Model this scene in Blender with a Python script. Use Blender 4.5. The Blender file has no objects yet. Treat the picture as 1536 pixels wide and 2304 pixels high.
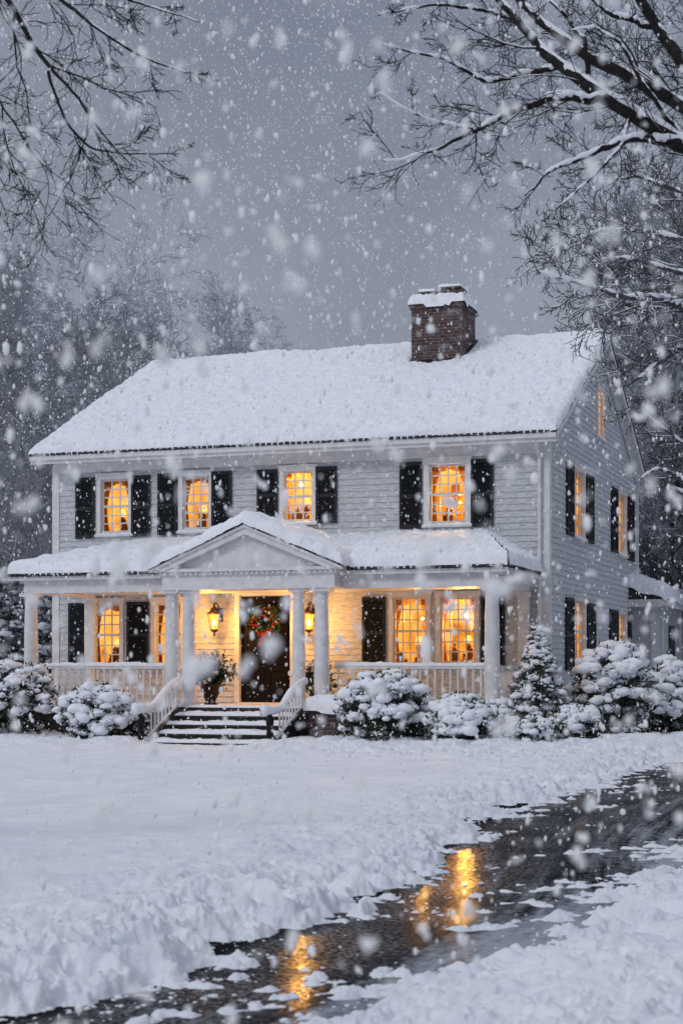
import bpy, bmesh, math, random
import numpy as np
random.seed(7); rng=np.random.default_rng(7)
SC=bpy.context.scene; C=SC.collection
F=3737.; HY=1500.; CAM=np.array([6.55,-30.66,1.4]); AN=math.atan2(.328,.945)
ca,sa=math.cos(AN),math.sin(AN)
def ray(px,py):
    a=(px-768)/F; b=(HY-py)/F
    return np.array([a*ca-sa, a*sa+ca, b])
def at(px,py,dep): return CAM+dep*ray(px,py)
def onY(px,py,y0):
    d=ray(px,py); return CAM+d*((y0-CAM[1])/d[1])
def onX(px,py,x0):
    d=ray(px,py); return CAM+d*((x0-CAM[0])/d[0])
def onZ(px,py,z0=0.):
    d=ray(px,py); return CAM+d*((z0-CAM[2])/d[2])
# ------------------------------------------------------------ noise
def vn(x,y,s=0.):
    xi=np.floor(x); yi=np.floor(y); fx=x-xi; fy=y-yi
    def h(a,b):
        q=np.sin(a*127.1+b*311.7+s*17.3)*43758.5453
        return q-np.floor(q)
    u=fx*fx*(3-2*fx); v=fy*fy*(3-2*fy)
    return (h(xi,yi)*(1-u)+h(xi+1,yi)*u)*(1-v)+(h(xi,yi+1)*(1-u)+h(xi+1,yi+1)*u)*v
def fbm(x,y,o=4,s=0.):
    t=0.;a=.5;n=0.
    for i in range(o):
        t=t+a*vn(x,y,s+i*3.1); n+=a; a*=.5
        x,y=(x*1.6+y*1.2)+3.7,(-x*1.2+y*1.6)+1.3
    return t/n
def sst(a,b,x):
    t=np.clip((x-a)/(b-a),0,1); return t*t*(3-2*t)
# ------------------------------------------------------------ mesh makers
def mesh_np(name,V,Q,n=4,smooth=False):
    V=np.asarray(V,dtype=np.float32); Q=np.asarray(Q,dtype=np.int32)
    me=bpy.data.meshes.new(name)
    me.vertices.add(len(V)); me.vertices.foreach_set('co',V.ravel())
    me.loops.add(Q.size); me.loops.foreach_set('vertex_index',Q.ravel())
    me.polygons.add(len(Q)); me.polygons.foreach_set('loop_start',np.arange(0,Q.size,n,dtype=np.int32))
    try: me.polygons.foreach_set('loop_total',np.full(len(Q),n,dtype=np.int32))
    except Exception: pass
    if smooth: me.polygons.foreach_set('use_smooth',np.ones(len(Q),dtype=bool))
    me.update(calc_edges=True); me.validate()
    return me
def link(name,me,m,parent=None):
    if m is not None and len(me.materials)==0: me.materials.append(m)
    o=bpy.data.objects.new(name,me); C.objects.link(o)
    if parent is not None:
        o.parent=parent
        if parent.type=='EMPTY': o.location=[-c for c in parent.location]
    return o
def thing(name,label,cat,loc=(0,0,0),group=None):
    o=bpy.data.objects.new(name,None); C.objects.link(o); o.location=[float(c) for c in loc]
    o['label']=label; o['category']=cat
    if group: o['group']=group
    return o
class MB:
    def __init__(s): s.v=[]; s.f=[]
    def add(s,v,f):
        k=len(s.v); s.v+= [tuple(float(c) for c in p) for p in v]; s.f+=[tuple(i+k for i in q) for q in f]
    def box(s,x0,x1,y0,y1,z0,z1):
        if x0>x1:x0,x1=x1,x0
        if y0>y1:y0,y1=y1,y0
        if z0>z1:z0,z1=z1,z0
        s.add([(x0,y0,z0),(x1,y0,z0),(x1,y1,z0),(x0,y1,z0),(x0,y0,z1),(x1,y0,z1),(x1,y1,z1),(x0,y1,z1)],
              [(0,3,2,1),(4,5,6,7),(0,1,5,4),(1,2,6,5),(2,3,7,6),(3,0,4,7)])
        return s
    def fbox(s,fr,u0,u1,v0,v1,n0,n1):
        a=fr(u0,v0,n0); b=fr(u1,v1,n1); s.box(a[0],b[0],a[1],b[1],a[2],b[2])
    def prism(s,poly,ext):
        n=len(poly); p2=[(p[0]+ext[0],p[1]+ext[1],p[2]+ext[2]) for p in poly]
        s.add(list(poly)+p2,[tuple(range(n))[::-1],tuple(range(n,2*n))]+[(i,(i+1)%n,n+(i+1)%n,n+i) for i in range(n)])
    def lathe(s,c,prof,n=20,sq=1.):
        v=[];f=[]
        for r,z in prof:
            for k in range(n):
                a=2*math.pi*k/n; v.append((c[0]+r*math.cos(a),c[1]+r*math.sin(a)*sq,c[2]+z))
        for i in range(len(prof)-1):
            for k in range(n):
                f.append((i*n+k,i*n+(k+1)%n,(i+1)*n+(k+1)%n,(i+1)*n+k))
        f.append(tuple(range(n))[::-1]); f.append(tuple(range((len(prof)-1)*n,len(prof)*n)))
        s.add(v,f)
    def tube(s,pts,rad,n=8):
        V,Q=tube_np(np.array(pts,float),np.array(rad,float) if hasattr(rad,'__len__') else np.full(len(pts),rad),n)
        s.add(V,Q.tolist())
        s.f.append(tuple(len(s.v)-len(V)+i for i in range(n))); s.f.append(tuple(len(s.v)-n+i for i in range(n)))
    def build(s,name,m,parent=None,smooth=False,bev=0):
        me=bpy.data.meshes.new(name); me.from_pydata(s.v,[],s.f); me.update()
        if smooth:
            me.polygons.foreach_set('use_smooth',[True]*len(me.polygons))
            try: me.set_sharp_from_angle(angle=math.radians(40))
            except Exception: pass
        o=link(name,me,m,parent)
        if bev:
            b=o.modifiers.new('bevel','BEVEL'); b.width=bev; b.segments=2; b.limit_method='ANGLE'
        return o
def tube_np(p,r,n):
    t=np.gradient(p,axis=0); t/=np.linalg.norm(t,axis=1)[:,None]+1e-9
    ref=np.array([0,0,1.]) if abs(t[:,2]).mean()<.8 else np.array([1.,0,0])
    a=np.cross(t,ref); a/=np.linalg.norm(a,axis=1)[:,None]+1e-9
    b=np.cross(t,a)
    an=np.arange(n)*2*math.pi/n
    V=(p[:,None,:]+r[:,None,None]*(np.cos(an)[None,:,None]*a[:,None,:]+np.sin(an)[None,:,None]*b[:,None,:])).reshape(-1,3)
    i=np.arange(len(p)-1)[:,None]*n; k=np.arange(n)[None,:]; k2=(k+1)%n
    Q=np.stack([i+k,i+k2,i+n+k2,i+n+k],-1).reshape(-1,4)
    return V,Q
class TB:
    def __init__(s): s.V=[];s.Q=[];s.o=0
    def add(s,p,r,n):
        V,Q=tube_np(p,r,n); s.V.append(V); s.Q.append(Q+s.o); s.o+=len(V)
    def mesh(s,name,smooth=True):
        return mesh_np(name,np.concatenate(s.V),np.concatenate(s.Q),4,smooth)
def ico(sub):
    bm=bmesh.new(); bmesh.ops.create_icosphere(bm,subdivisions=sub,radius=1.); bm.verts.ensure_lookup_table()
    V=np.array([v.co[:] for v in bm.verts]); T=np.array([[v.index for v in f.verts] for f in bm.faces]); bm.free()
    return V,T
ICO1=ico(1); ICO2=ico(2)
def blobs(cen,scl,T=ICO2,jit=.15,r=rng):
    cen=np.asarray(cen,float); scl=np.asarray(scl,float)
    if scl.ndim==1: scl=np.repeat(scl[:,None],3,1)
    V0,F0=T; n=len(cen)
    ang=r.uniform(0,6.28,n); c,s_=np.cos(ang),np.sin(ang)
    J=1+jit*(r.random((n,len(V0)))-.5)*2
    k=r.normal(size=(n,3))*2.2; J=J+ .12*np.sin((V0[None]*k[:,None]).sum(-1)+ang[:,None])
    W=V0[None]*J[:,:,None]*scl[:,None,:]
    X=W[:,:,0]*c[:,None]-W[:,:,1]*s_[:,None]; Y=W[:,:,0]*s_[:,None]+W[:,:,1]*c[:,None]
    V=np.stack([X,Y,W[:,:,2]],-1)+cen[:,None]
    Q=F0[None]+(np.arange(n)*len(V0))[:,None,None]
    return V.reshape(-1,3),Q.reshape(-1,3)
def leaves(cen,size,r=rng,asp=.45,up=0.):
    cen=np.asarray(cen,float); n=len(cen)
    d=r.normal(size=(n,3)); d[:,2]+=up; d/=np.linalg.norm(d,axis=1)[:,None]
    e=np.cross(d,r.normal(size=(n,3))); e/=np.linalg.norm(e,axis=1)[:,None]
    s=(np.asarray(size)*r.uniform(.7,1.3,n))[:,None]
    V=np.stack([cen-d*s,cen+e*s*asp,cen+d*s,cen-e*s*asp],1).reshape(-1,3)
    return V,np.arange(4*n).reshape(-1,4)
# ------------------------------------------------------------ materials
def lk(nt,a,b): nt.links.new(a,b)
def mat(name,c1,c2=None,sc=5,rough=.6,bump=0.,bsc=20,spec=.3,metal=0.,stretch=(1,1,1),lo=.35,hi=.65,transl=0,bd=.03):
    m=bpy.data.materials.new(name); m.use_nodes=True; nt=m.node_tree; b=nt.nodes['Principled BSDF']
    b.inputs['Base Color'].default_value=(*c1,1); b.inputs['Roughness'].default_value=rough
    b.inputs['Specular IOR Level'].default_value=spec; b.inputs['Metallic'].default_value=metal
    tc=nt.nodes.new('ShaderNodeTexCoord'); mp=nt.nodes.new('ShaderNodeMapping'); mp.inputs['Scale'].default_value=stretch
    lk(nt,tc.outputs['Object'],mp.inputs[0])
    if c2 is not None:
        n=nt.nodes.new('ShaderNodeTexNoise'); n.inputs['Scale'].default_value=sc; n.inputs['Detail'].default_value=6
        r=nt.nodes.new('ShaderNodeValToRGB'); r.color_ramp.elements[0].position=lo; r.color_ramp.elements[1].position=hi
        r.color_ramp.elements[0].color=(*c1,1); r.color_ramp.elements[1].color=(*c2,1)
        lk(nt,mp.outputs[0],n.inputs['Vector']); lk(nt,n.outputs['Fac'],r.inputs[0]); lk(nt,r.outputs[0],b.inputs['Base Color'])
    if bump:
        n=nt.nodes.new('ShaderNodeTexNoise'); n.inputs['Scale'].default_value=bsc; n.inputs['Detail'].default_value=8
        n.inputs['Roughness'].default_value=.65
        bp=nt.nodes.new('ShaderNodeBump'); bp.inputs['Strength'].default_value=bump; bp.inputs['Distance'].default_value=bd
        lk(nt,mp.outputs[0],n.inputs['Vector']); lk(nt,n.outputs['Fac'],bp.inputs['Height']); lk(nt,bp.outputs[0],b.inputs['Normal'])
    if transl:
        t=nt.nodes.new('ShaderNodeBsdfTranslucent'); t.inputs[0].default_value=(*c1,1)
        mx=nt.nodes.new('ShaderNodeMixShader'); mx.inputs[0].default_value=transl
        out=nt.nodes['Material Output']; lk(nt,b.outputs[0],mx.inputs[1]); lk(nt,t.outputs[0],mx.inputs[2]); lk(nt,mx.outputs[0],out.inputs[0])
    return m
SNOW=mat('snow',(.78,.81,.88),(.87,.885,.93),6,.75,.5,18,.2)
SNOWR=mat('snow_roof',(.76,.79,.87),(.86,.88,.935),7,.75,.8,12,.2,lo=.3,hi=.6)
SNOWG=mat('snow_ground',(.75,.78,.865),(.86,.88,.93),2.5,.7,.7,13,.25,bd=.04)
FLAKE=mat('snowflake',(1.,1.,1.),rough=.8,transl=.5,spec=0)
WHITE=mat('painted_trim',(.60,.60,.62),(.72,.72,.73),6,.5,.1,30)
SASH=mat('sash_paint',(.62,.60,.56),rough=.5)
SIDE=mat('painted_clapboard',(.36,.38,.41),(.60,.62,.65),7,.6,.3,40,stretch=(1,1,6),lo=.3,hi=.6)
SHUT=mat('shutter_paint',(.006,.008,.012),(.014,.016,.022),10,.55,.2,40)
DARK=mat('roof_shingle',(.022,.024,.03),(.055,.055,.065),14,.8,.6,30)
STONE=mat('step_stone',(.014,.012,.012),(.045,.04,.037),12,.7,.5,25)
DOOR=mat('door_paint',(.003,.0022,.0022),(.005,.0035,.0035),6,.6,.1,20,spec=.2)
IRON=mat('black_iron',(.015,.013,.012),rough=.45,metal=.6)
BRASS=mat('aged_brass',(.04,.02,.01),rough=.45,metal=.6)
GOLDB=mat('gold_bauble',(.6,.33,.08),rough=.3,metal=.7)
LEAF=mat('evergreen_leaf',(.012,.021,.012),(.035,.048,.025),9,.6)
WLEAF=mat('wreath_leaf',(.02,.05,.02),(.06,.10,.04),9,.6)
NEEDLE=mat('conifer_needle',(.014,.026,.020),(.035,.055,.035),9,.6)
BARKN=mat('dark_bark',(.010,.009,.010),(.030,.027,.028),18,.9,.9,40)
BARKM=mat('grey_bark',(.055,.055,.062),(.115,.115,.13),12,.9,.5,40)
BARKF=mat('haze_tinted_bark',(.31,.325,.37),(.41,.43,.48),9,.95)  # distance haze painted in as a paler bark colour
BARKFF=mat('mist_tinted_bark',(.57,.59,.65),(.65,.67,.73),9,.95)  # farther trees: thicker haze painted into the bark colour
SNOWF=mat('haze_tinted_snow',(.54,.565,.62),(.62,.645,.70),9,.9)  # background snow with the haze put into its colour
URN=mat('glazed_urn',(.014,.005,.005),(.028,.009,.009),5,.3)
RED=mat('red_ribbon',(.24,.008,.012),(.34,.016,.018),8,.6)
PETAL=mat('pale_flower',(.7,.66,.6),(.8,.78,.7),9,.6)
CURT=mat('curtain_cloth',(.38,.19,.06),(.47,.25,.08),6,.9,transl=.5)
WOODI=mat('interior_wood',(.12,.045,.012),rough=.5)
def brickmat():
    m=mat('chimney_brick',(.13,.06,.05),rough=.85); nt=m.node_tree; b=nt.nodes['Principled BSDF']
    tc=nt.nodes.new('ShaderNodeTexCoord'); sp=nt.nodes.new('ShaderNodeSeparateXYZ'); ad=nt.nodes.new('ShaderNodeMath'); cb=nt.nodes.new('ShaderNodeCombineXYZ')
    lk(nt,tc.outputs['Object'],sp.inputs[0]); lk(nt,sp.outputs[0],ad.inputs[0]); lk(nt,sp.outputs[1],ad.inputs[1]); lk(nt,ad.outputs[0],cb.inputs[0]); lk(nt,sp.outputs[2],cb.inputs[1])
    br=nt.nodes.new('ShaderNodeTexBrick'); br.inputs['Scale'].default_value=1.; br.inputs['Brick Width'].default_value=.2; br.inputs['Row Height'].default_value=.07
    br.inputs['Mortar Size'].default_value=.009; br.inputs['Color1'].default_value=(.05,.027,.026,1); br.inputs['Color2'].default_value=(.11,.056,.048,1); br.inputs['Mortar'].default_value=(.13,.12,.125,1)
    lk(nt,cb.outputs[0],br.inputs['Vector'])
    n=nt.nodes.new('ShaderNodeTexNoise'); n.inputs['Scale'].default_value=4; n.inputs['Detail'].default_value=9; n.inputs['Roughness'].default_value=.7
    r=nt.nodes.new('ShaderNodeValToRGB'); r.color_ramp.elements[0].position=.52; r.color_ramp.elements[1].position=.66
    mx=nt.nodes.new('ShaderNodeMixRGB'); mx.inputs[2].default_value=(.45,.47,.52,1)
    lk(nt,tc.outputs['Object'],n.inputs['Vector']); lk(nt,n.outputs['Fac'],r.inputs[0])
    ml=nt.nodes.new('ShaderNodeMath'); ml.operation='MULTIPLY'; ml.inputs[1].default_value=.5; lk(nt,r.outputs[0],ml.inputs[0]); lk(nt,ml.outputs[0],mx.inputs[0])
    lk(nt,br.outputs['Color'],mx.inputs[1]); lk(nt,mx.outputs[0],b.inputs['Base Color'])
    bp=nt.nodes.new('ShaderNodeBump'); bp.inputs['Strength'].default_value=.6; bp.inputs['Distance'].default_value=.01; bp.invert=True
    lk(nt,br.outputs['Fac'],bp.inputs['Height']); lk(nt,bp.outputs[0],b.inputs['Normal'])
    return m
BRICK=brickmat()
def glowmat(name,k,seed,lo=(.15,.03,.003),mid=(.85,.28,.024),hi=(1.,.56,.13)):  # room light painted as emission, brighter toward the top
    m=bpy.data.materials.new(name); m.use_nodes=True; nt=m.node_tree; nt.nodes.clear()
    out=nt.nodes.new('ShaderNodeOutputMaterial'); em=nt.nodes.new('ShaderNodeEmission'); em.inputs[1].default_value=k
    tc=nt.nodes.new('ShaderNodeTexCoord'); mp=nt.nodes.new('ShaderNodeMapping'); mp.inputs['Location'].default_value=(seed*3.1,seed,seed*1.7)
    n=nt.nodes.new('ShaderNodeTexNoise'); n.inputs['Scale'].default_value=2.6; n.inputs['Detail'].default_value=3
    lk(nt,tc.outputs['Object'],mp.inputs[0]); lk(nt,mp.outputs[0],n.inputs['Vector'])
    sp=nt.nodes.new('ShaderNodeSeparateXYZ'); lk(nt,tc.outputs['Generated'],sp.inputs[0])
    ma=nt.nodes.new('ShaderNodeMath'); ma.operation='MULTIPLY_ADD'; ma.inputs[1].default_value=.36; lk(nt,sp.outputs[2],ma.inputs[0]); lk(nt,n.outputs['Fac'],ma.inputs[2])
    r=nt.nodes.new('ShaderNodeValToRGB'); e=r.color_ramp.elements; e[0].position=.40; e[0].color=(*lo,1); e[1].position=.95; e[1].color=(*hi,1)
    x=e.new(.62); x.color=(*mid,1)
    lk(nt,ma.outputs[0],r.inputs[0]); lk(nt,r.outputs[0],em.inputs[0]); lk(nt,em.outputs[0],out.inputs[0])
    return m
GLOW=[glowmat('room_glow_%s'%n,1.4,i) for i,n in enumerate(['amber','gold','honey','warm'])]+[glowmat('attic_glow',1.9,5,lo=(.7,.22,.02),mid=(1.,.38,.04))]
def emis(name,c,k):
    m=bpy.data.materials.new(name); m.use_nodes=True; nt=m.node_tree; nt.nodes.clear()
    out=nt.nodes.new('ShaderNodeOutputMaterial'); em=nt.nodes.new('ShaderNodeEmission'); em.inputs[0].default_value=(*c,1); em.inputs[1].default_value=k
    lk(nt,em.outputs[0],out.inputs[0]); return m
BULB=emis('lamp_light',(1.,.52,.11),1.8)
HOT=emis('reflection_bulb_light',(1.,.47,.085),10000.)  # for bulbs added to throw golden reflections onto the wet driveway
CORE=emis('lantern_flame',(1.,.66,.2),40.)
def frosted():
    m=emis('lantern_glass',(1.,.48,.06),3.2); nt=m.node_tree; em=[n for n in nt.nodes if n.type=='EMISSION'][0]; out=[n for n in nt.nodes if n.type=='OUTPUT_MATERIAL'][0]
    t=nt.nodes.new('ShaderNodeBsdfTransparent'); t.inputs[0].default_value=(1,.75,.4,1); mx=nt.nodes.new('ShaderNodeMixShader'); mx.inputs[0].default_value=.5
    lk(nt,t.outputs[0],mx.inputs[1]); lk(nt,em.outputs[0],mx.inputs[2]); lk(nt,mx.outputs[0],out.inputs[0]); return m
FLAME=frosted()
def glassmat():
    m=bpy.data.materials.new('window_glass'); m.use_nodes=True; nt=m.node_tree; nt.nodes.clear()
    out=nt.nodes.new('ShaderNodeOutputMaterial'); t=nt.nodes.new('ShaderNodeBsdfTransparent'); g=nt.nodes.new('ShaderNodeBsdfGlossy'); g.inputs['Roughness'].default_value=.03
    fr=nt.nodes.new('ShaderNodeFresnel'); fr.inputs[0].default_value=1.15; mx=nt.nodes.new('ShaderNodeMixShader')
    lk(nt,fr.outputs[0],mx.inputs[0]); lk(nt,t.outputs[0],mx.inputs[1]); lk(nt,g.outputs[0],mx.inputs[2]); lk(nt,mx.outputs[0],out.inputs[0]); return m
GLASS=glassmat()
# ------------------------------------------------------------ snow sheet on a slope
def sheet(name,p00,p10,p11,p01,nu,nv,T,edges,parent,w=.12,amp=.02,sc=4,m=SNOW,seed=0,low=0.0):
    p00,p10,p11,p01=[np.array(p,float) for p in (p00,p10,p11,p01)]
    u,v=np.meshgrid(np.linspace(0,1,nu),np.linspace(0,1,nv)); U=u[...,None];W=v[...,None]
    P=p00*(1-U)*(1-W)+p10*U*(1-W)+p11*U*W+p01*(1-U)*W
    lu=(np.linalg.norm(p10-p00)*(1-v)+np.linalg.norm(p11-p01)*v); lv=(np.linalg.norm(p01-p00)+np.linalg.norm(p11-p10))/2
    e=np.full(u.shape,9.)
    if edges[0]: e=np.minimum(e,v*lv)
    if edges[1]: e=np.minimum(e,(1-u)*lu)
    if edges[2]: e=np.minimum(e,(1-v)*lv)
    if edges[3]: e=np.minimum(e,u*lu)
    ww=w*(.5+1.1*fbm(P[...,0]*5,P[...,1]*5+P[...,2]*2,3,seed+5))
    k=np.clip(e/ww,0,1); h=np.sqrt(np.clip(1-(1-k)**2,0,1))
    nz=(fbm(P[...,0]*sc,P[...,1]*sc*1.3,4,seed)-.5)*2*amp+ (fbm(P[...,0]*.8,P[...,1]*.8,2,seed+9)-.5)*T*.6
    bl=1-abs(2*vn(P[...,0]*11,P[...,1]*9,seed+2)-1)
    lo=low*sst(.42,.62,fbm(P[...,0]*3.3,P[...,1]*3.3,3,seed+20))
    P[...,2]+=h*(T+nz+ amp*.7*bl)-lo*(1-h)
    i=(np.arange(nv-1)[:,None]*nu+np.arange(nu-1)[None]); Q=np.stack([i,i+1,i+nu+1,i+nu],-1).reshape(-1,4)
    return link(name,mesh_np(name,P.reshape(-1,3),Q,4,True),m,parent)

# ============================================================ HOUSE
house=thing('house','two storey white clapboard house with snowy roof, black shutters and columned front porch','house',(-5.2,5.2,0))
FR=lambda u,v,n:(u,-n,v)
SD=lambda u,v,n:(n,u,v)
EZ=5.73; RZ=8.50; YE=-.45; YR=5.2; DEP=10.4; XL=-10.72; XR=.25; WL=-10.4
slope=(RZ-EZ)/(YR-YE)
front_open=[]; side_open=[]
def win_front(pl,pr,pt,pb,cols,rows,g,lamp=None,label=None,cas=.085):
    a=onY(pl,pt,0.); b=onY(pr,pb,0.); c=onY((pl+pr)/2,pt,0)[2]; d=onY((pl+pr)/2,pb,0)[2]
    return window(FR,a[0],b[0],d,c,cols,rows,g,front_open,lamp,1.,label,cas)
def win_side(pl,pr,pt,pb,cols,rows,g,label=None,cas=.085,curt=.3):
    a=onX(pl,pt,0.); b=onX(pr,pb,0.); mid=(pl+pr)/2; c=onX(mid,pt,0)[2]; d=onX(mid,pb,0)[2]
    return window(SD,a[1],b[1],d,c,cols,rows,g,side_open,None,curt,label,cas)
def window(fr,u0,u1,v0,v1,cols,rows,g,ol,lamp,curt,label,cas):
    ol.append((u0,u1,v0,v1))
    m=MB()
    m.fbox(fr,u0-cas,u0,v0-.03,v1,-.10,.045); m.fbox(fr,u1,u1+cas,v0-.03,v1,-.10,.045)
    m.fbox(fr,u0-cas-.02,u1+cas+.02,v1,v1+cas+.01,-.10,.055); m.fbox(fr,u0-cas-.035,u1+cas+.035,v1+cas+.01,v1+cas+.035,-.02,.085)
    m.fbox(fr,u0-cas-.03,u1+cas+.03,v0-.07,v0-.03,-.10,.09); m.fbox(fr,u0,u1,v0-.03,v0,-.10,.03)
    w=m.build('window',WHITE,house)
    if label: w['label']=label
    s=MB(); t=.042; n0,n1=-.065,-.03; vm=(v0+v1)/2
    s.fbox(fr,u0,u0+t,v0,v1,n0,n1); s.fbox(fr,u1-t,u1,v0,v1,n0,n1)
    s.fbox(fr,u0+t,u1-t,v0,v0+t*1.3,n0,n1); s.fbox(fr,u0+t,u1-t,v1-t,v1,n0,n1); s.fbox(fr,u0+t,u1-t,vm-.024,vm+.024,n0,n1+.012)
    for k in range(1,cols):
        uu=u0+t+(u1-u0-2*t)*k/cols; s.fbox(fr,uu-.0125,uu+.0125,v0+t,v1-t,n0+.008,n1-.006)
    for (a,b) in ((v0+t,vm-.024),(vm+.024,v1-t)):
        for k in range(1,rows):
            vv=a+(b-a)*k/rows; s.fbox(fr,u0+t,u1-t,vv-.0125,vv+.0125,n0+.006,n1-.008)
    s.build('sash',SASH,w)
    p=MB(); p.add([fr(u0,v0,-.068),fr(u1,v0,-.068),fr(u1,v1,-.068),fr(u0,v1,-.068)],[(0,1,2,3)]); p.build('pane',GLASS,w)
    e=.22; R=MB(); D=-1.1
    A=[fr(u0-.01,v0-.01,-.10),fr(u1+.01,v0-.01,-.10),fr(u1+.01,v1+.01,-.10),fr(u0-.01,v1+.01,-.10)]
    B=[fr(u0-e,v0-e*.5,-.22),fr(u1+e,v0-e*.5,-.22),fr(u1+e,v1+.1,-.22),fr(u0-e,v1+.1,-.22)]
    Cc=[fr(u0-e,v0-e*.5,D),fr(u1+e,v0-e*.5,D),fr(u1+e,v1+.1,D),fr(u0-e,v1+.1,D)]
    R.add(A+B+Cc,[(8,9,10,11)]+[(i,(i+1)%4,4+(i+1)%4,4+i) for i in range(4)]+[(4+i,4+(i+1)%4,8+(i+1)%4,8+i) for i in range(4)])
    R.build('room_glow',GLOW[g],w)  # box walls glow themselves, standing in for lamplight indoors
    W=u1-u0; H=v1-v0
    rs=random.Random(g+int(abs(u0)*31)); kk=rs.uniform(.85,1.15)*curt
    if curt>0:
        for sgn in (-1,1):
            q=MB(); nu,nv=19,14; vs=[]
            for j in range(nv):
                f=j/(nv-1); z=v0-.05+(H+.1)*f
                tie=.42
                wd=W*((.13+.10*abs(f-tie)/tie) if f<tie else .13+.17*float(sst(tie,1.0,np.array(f))))*kk
                for i in range(nu):
                    g2=i/(nu-1); edge=(u0-.04 if sgn<0 else u1+.04)
                    vs.append(fr(edge+(-sgn)*wd*g2,z,-.16+.02*math.sin(g2*26+f*2)))
            q.add(vs,[(j*nu+i,j*nu+i+1,(j+1)*nu+i+1,(j+1)*nu+i) for j in range(nv-1) for i in range(nu-1)])
            q.build('curtain',CURT,w,True)
        q=MB(); nu=30;vs=[]
        for i in range(nu):
            f=i/(nu-1); vs.append(fr(u0-.03+(W+.06)*f,v1+.05,-.125+.01*math.sin(f*60)))
            vs.append(fr(u0-.03+(W+.06)*f,v1-H*(.07+.05*abs(math.sin(f*math.pi*2))),-.125+.02*math.sin(f*60)))
        q.add(vs,[(2*i,2*i+1,2*i+3,2*i+2) for i in range(nu-1)]); q.build('valance',CURT,w,True)
    rr=random.Random(g*7+int(u0*100))
    if curt>0:
        for k in range(4):
            q=MB(); a=u0+W*rr.uniform(-.15,.8); wd=W*rr.uniform(.12,.35); hh=H*rr.uniform(.05,.22); n_=-.4-.15*k
            q.fbox(fr,a,a+wd,v0-.1,v0+hh,n_,n_-.06)
            c=fr(a+wd*.5,v0+hh-.002,n_-.03); q.lathe(c,[(.03,0),(.05,.04),(.03,.1),(.045,.13),(.0,.17)],8); q.build('furniture',WOODI,w)
        a=u0+W*rr.uniform(.15,.6); q=MB(); q.fbox(fr,a,a+W*.22,v0+H*.5,v0+H*.76,-1.05,-1.08); q.build('wall_picture',WOODI,w)
    if lamp:
        fu,fv,r_=lamp; r_*=.5
        c=fr(u0+W*fu,v0+H*fv,-.6); q=MB(); q.lathe(c,[(.0,-r_),(r_*.7,-r_*.7),(r_,0),(r_*.7,r_*.7),(0,r_)],12); q.build('reflection_bulb',HOT,w,True)  # added bulb, there for its gold streak on the driveway
    if curt==1.:
        c=fr(u0+W*rr.uniform(.35,.65),v0+H*.10,-.5); q=MB()
        q.lathe(c,[(.05,0),(.03,.03),(.012,.06),(.012,.12),(.05,.16),(.06,.22),(.02,.27)],12); q.build('lamp_base',WOODI,w,True)
        q=MB(); q.lathe((c[0],c[1],c[2]+.28),[(.085,0),(.08,.05),(.05,.15)],14); q.build('lamp_shade',BULB,w,True)
    sn=MB(); vs=[]; n=24
    for i in range(n+1):
        f=i/n; uu=u0-cas-.03+(W+2*cas+.06)*f; h=.032*(.5+.8*random.random())*(1 if 0<i<n else .2)
        vs+= [fr(uu,v0-.031,.088),fr(uu,v0-.031+h,.07),fr(uu,v0-.031+h*1.2,.035),fr(uu,v0-.029,.031)]
    sn.add(vs,[(4*i+k,4*i+k+1,4*i+4+k+1,4*i+4+k) for i in range(n) for k in range(3)]); sn.build('sill_snow',SNOW,w,True)
    return w
def shutter(fr,u0,u1,v0,v1):
    m=MB(); st=.05
    m.fbox(fr,u0,u0+st,v0,v1,.028,.065); m.fbox(fr,u1-st,u1,v0,v1,.028,.065)
    vm=v0+(v1-v0)*.48
    for a in (v0,vm-.03,v1-.07): m.fbox(fr,u0+st,u1-st,a,a+.07,.028,.063)
    z=v0+.07
    while z<v1-.09:
        if not(vm-.05<z<vm+.03):
            A=[fr(u0+st,z,.060),fr(u1-st,z,.060),fr(u1-st,z+.032,.034),fr(u0+st,z+.032,.034),fr(u0+st,z-.004,.056),fr(u1-st,z-.004,.056)]
            m.add(A,[(0,1,2,3),(4,5,1,0)])
        z+=.034
    m.fbox(fr,u0+st,u1-st,v0+.05,v1-.05,.024,.032)
    sh=m.build('shutter',SHUT,house)
    r=np.random.default_rng(int(abs(u0*1000+v0*77))); n=22
    cen=np.array([fr(r.uniform(u0,u1),r.uniform(v0,v1),.062) for _ in range(n)]); V,Q=blobs(cen,r.uniform(.004,.009,n),ICO1,.2,r)
    link('snow_speck',mesh_np('snow_speck',V,Q,3,True),SNOW,sh)['kind']='stuff'
def shf(pl,pr,pt,pb):
    mid=(pl+pr)/2; shutter(FR,onY(pl,pt,0)[0],onY(pr,pt,0)[0],onY(mid,pb,0)[2],onY(mid,pt,0)[2])
def shs(pl,pr,pt,pb):
    mid=(pl+pr)/2; shutter(SD,onX(pl,pt,0)[1],onX(pr,pt,0)[1],onX(mid,pb,0)[2],onX(mid,pt,0)[2])
win_front(228,291,1078,1200,3,3,0); shf(173,215,1075,1212); shf(298,340,1070,1208)
win_front(412,472,1072,1192,3,3,1); shf(357,401,1066,1204); shf(478,523,1061,1198)
win_front(639,704,1060,1174,3,3,2,lamp=(.22,.80,.055)); shf(580,626,1057,1170); shf(712,759,1050,1177)
win_front(965,1048,1044,1178,4,3,3,cas=.10,lamp=(.62,.4,.03)); shf(900,949,1040,1190); shf(1060,1110,1033,1185)
win_front(213,271,1359,1498,3,3,1); shf(157,198,1357,1502); shf(288,336,1354,1500)
win_front(350,408,1357,1497,3,3,2)
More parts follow.
